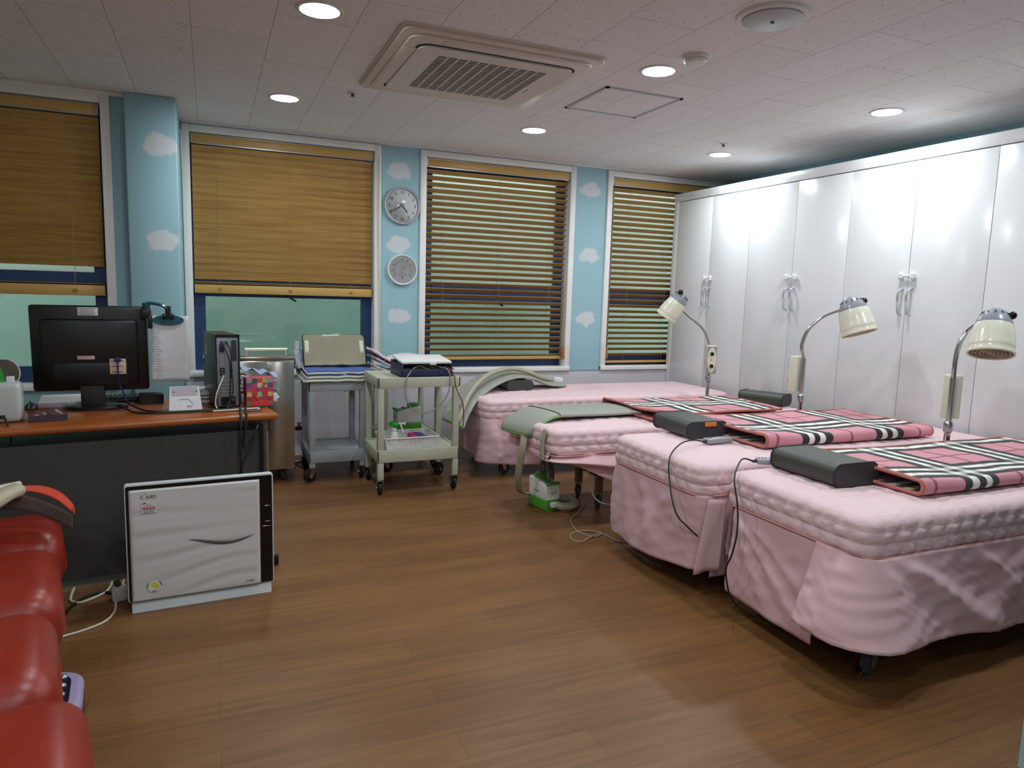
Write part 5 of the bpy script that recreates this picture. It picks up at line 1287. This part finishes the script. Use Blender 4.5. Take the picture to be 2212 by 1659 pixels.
MB().tube([(-1.05, 2.66, .515), (-.92, 2.90, .57), (-.82, 3.07, .592), (-.74, 3.17, .588)], .012, 8, 6).out('belt_edging', mat('white_edging', '#c9c4b4', .7), pb, ang=2)
MB().tube([(-1.05, 2.665, .527), (-.92, 2.90, .582), (-.82, 3.07, .604), (-.76, 3.15, .602)], .004, 6, 6).out('belt_stripe', PIPING, pb, ang=2)
def strap(u, v):
    P = spline([(-.86, 3.05, .56), (-.78, 3.13, .565), (-.70, 3.14, .545), (-.62, 3.12, .51), (-.555, 3.09, .475)], 8); p = P[min(int(u*(len(P)-1)), len(P)-1)]
    return (p.x, p.y-.03+.02*v, p.z-.055*(1-v))
MB().grid(strap, 32, 4, thick=.004).out('strap', BROWNF, pb, ang=2)
def strap2(u, v):
    P = spline([(-.76, 3.13, .570), (-.69, 3.17, .552), (-.62, 3.155, .522), (-.565, 3.115, .482), (-.548, 3.088, .476)], 8); p = P[min(int(u*(len(P)-1)), len(P)-1)]
    return (p.x, p.y-.02+(.055*math.sin(PI*u)+.01)*v, p.z+.004+.012*v)
plab(MB().grid(strap2, 32, 4, thick=.004).out('strap_lining', REDF, pb, ang=2), 'bright red lining')
fm = thing('foot_massager', 'lilac foot massager with a dark studded well beside the red couch', 'massager', (-.492, 2.40, 0), .1)
MB().prism(rrect(-.12, -.12, .10, .17, .08, 8), 0, .10, bev=.02).out('massager_shell', PLUM, fm)
MB().prism(rrect(-.12, -.12, .10, .17, .08, 8), .085, .13, bev=.018).out('massager_rim', PURPLE, fm)
MB().prism(rrect(-.095, -.09, .065, .14, .06, 8), .12, .1325).out('foot_well', DARKIN, fm)
for i in range(3):
    for j in range(4): MB().sph((-.06+.05*i, -.05+.055*j, .133), .014, (1, 1, .6), 10).out('massage_node', mat('node_silver', '#8f929a', .25, .7), fm)
cord('floor_cable', 'white cable curving across the floor by the red couch', [(-.66, 3.02, .005), (-.58, 3.10, .005), (-.50, 3.14, .005), (-.43, 3.20, .005), (-.405, 3.29, .005), (-.41, 3.38, .005), (-.405, 3.46, .01), (-.40, 3.6, .02)], .005, WIRE)
cord('floor_cable', 'white cable looped on the floor below the desk panel', [(-.60, 3.60, .01), (-.60, 3.52, .006), (-.59, 3.46, .006), (-.55, 3.43, .006), (-.50, 3.47, .006), (-.46, 3.53, .006), (-.45, 3.62, .01)], .006, WIRE)
cord('floor_cable', 'black cable on the floor between couch and desk', [(-.63, 3.10, .006), (-.60, 3.26, .006), (-.58, 3.40, .006), (-.53, 3.50, .006), (-.46, 3.51, .006), (-.42, 3.48, .006), (-.36, 3.50, .006)], .006, BWIRE)
ad = thing('power_adapter', 'white power adapter on the floor beside the air purifier', 'adapter', (-.40, 3.42, 0), .2)
MB().box((0, 0, .032), (.06, .05, .064), .008).out('adapter_block', mat('adapter', '#b9b6ae', .5), ad)
MB().cyl((0, 0, .064), (-.01, .01, .09), .012, n=10).out('adapter_plug', BWIRE, ad)

# ------------------------------------------------------------------ light and view
wd_ = bpy.data.worlds.new('world'); S.world = wd_; wd_.use_nodes = True
bg = wd_.node_tree.nodes['Background']; bg.inputs[0].default_value = hx('#e6eeea'); bg.inputs[1].default_value = 2.1
S.view_settings.view_transform = 'Standard'; S.view_settings.look = 'None'; S.view_settings.gamma = 1; S.view_settings.use_curve_mapping = False
S.view_settings.exposure = .12
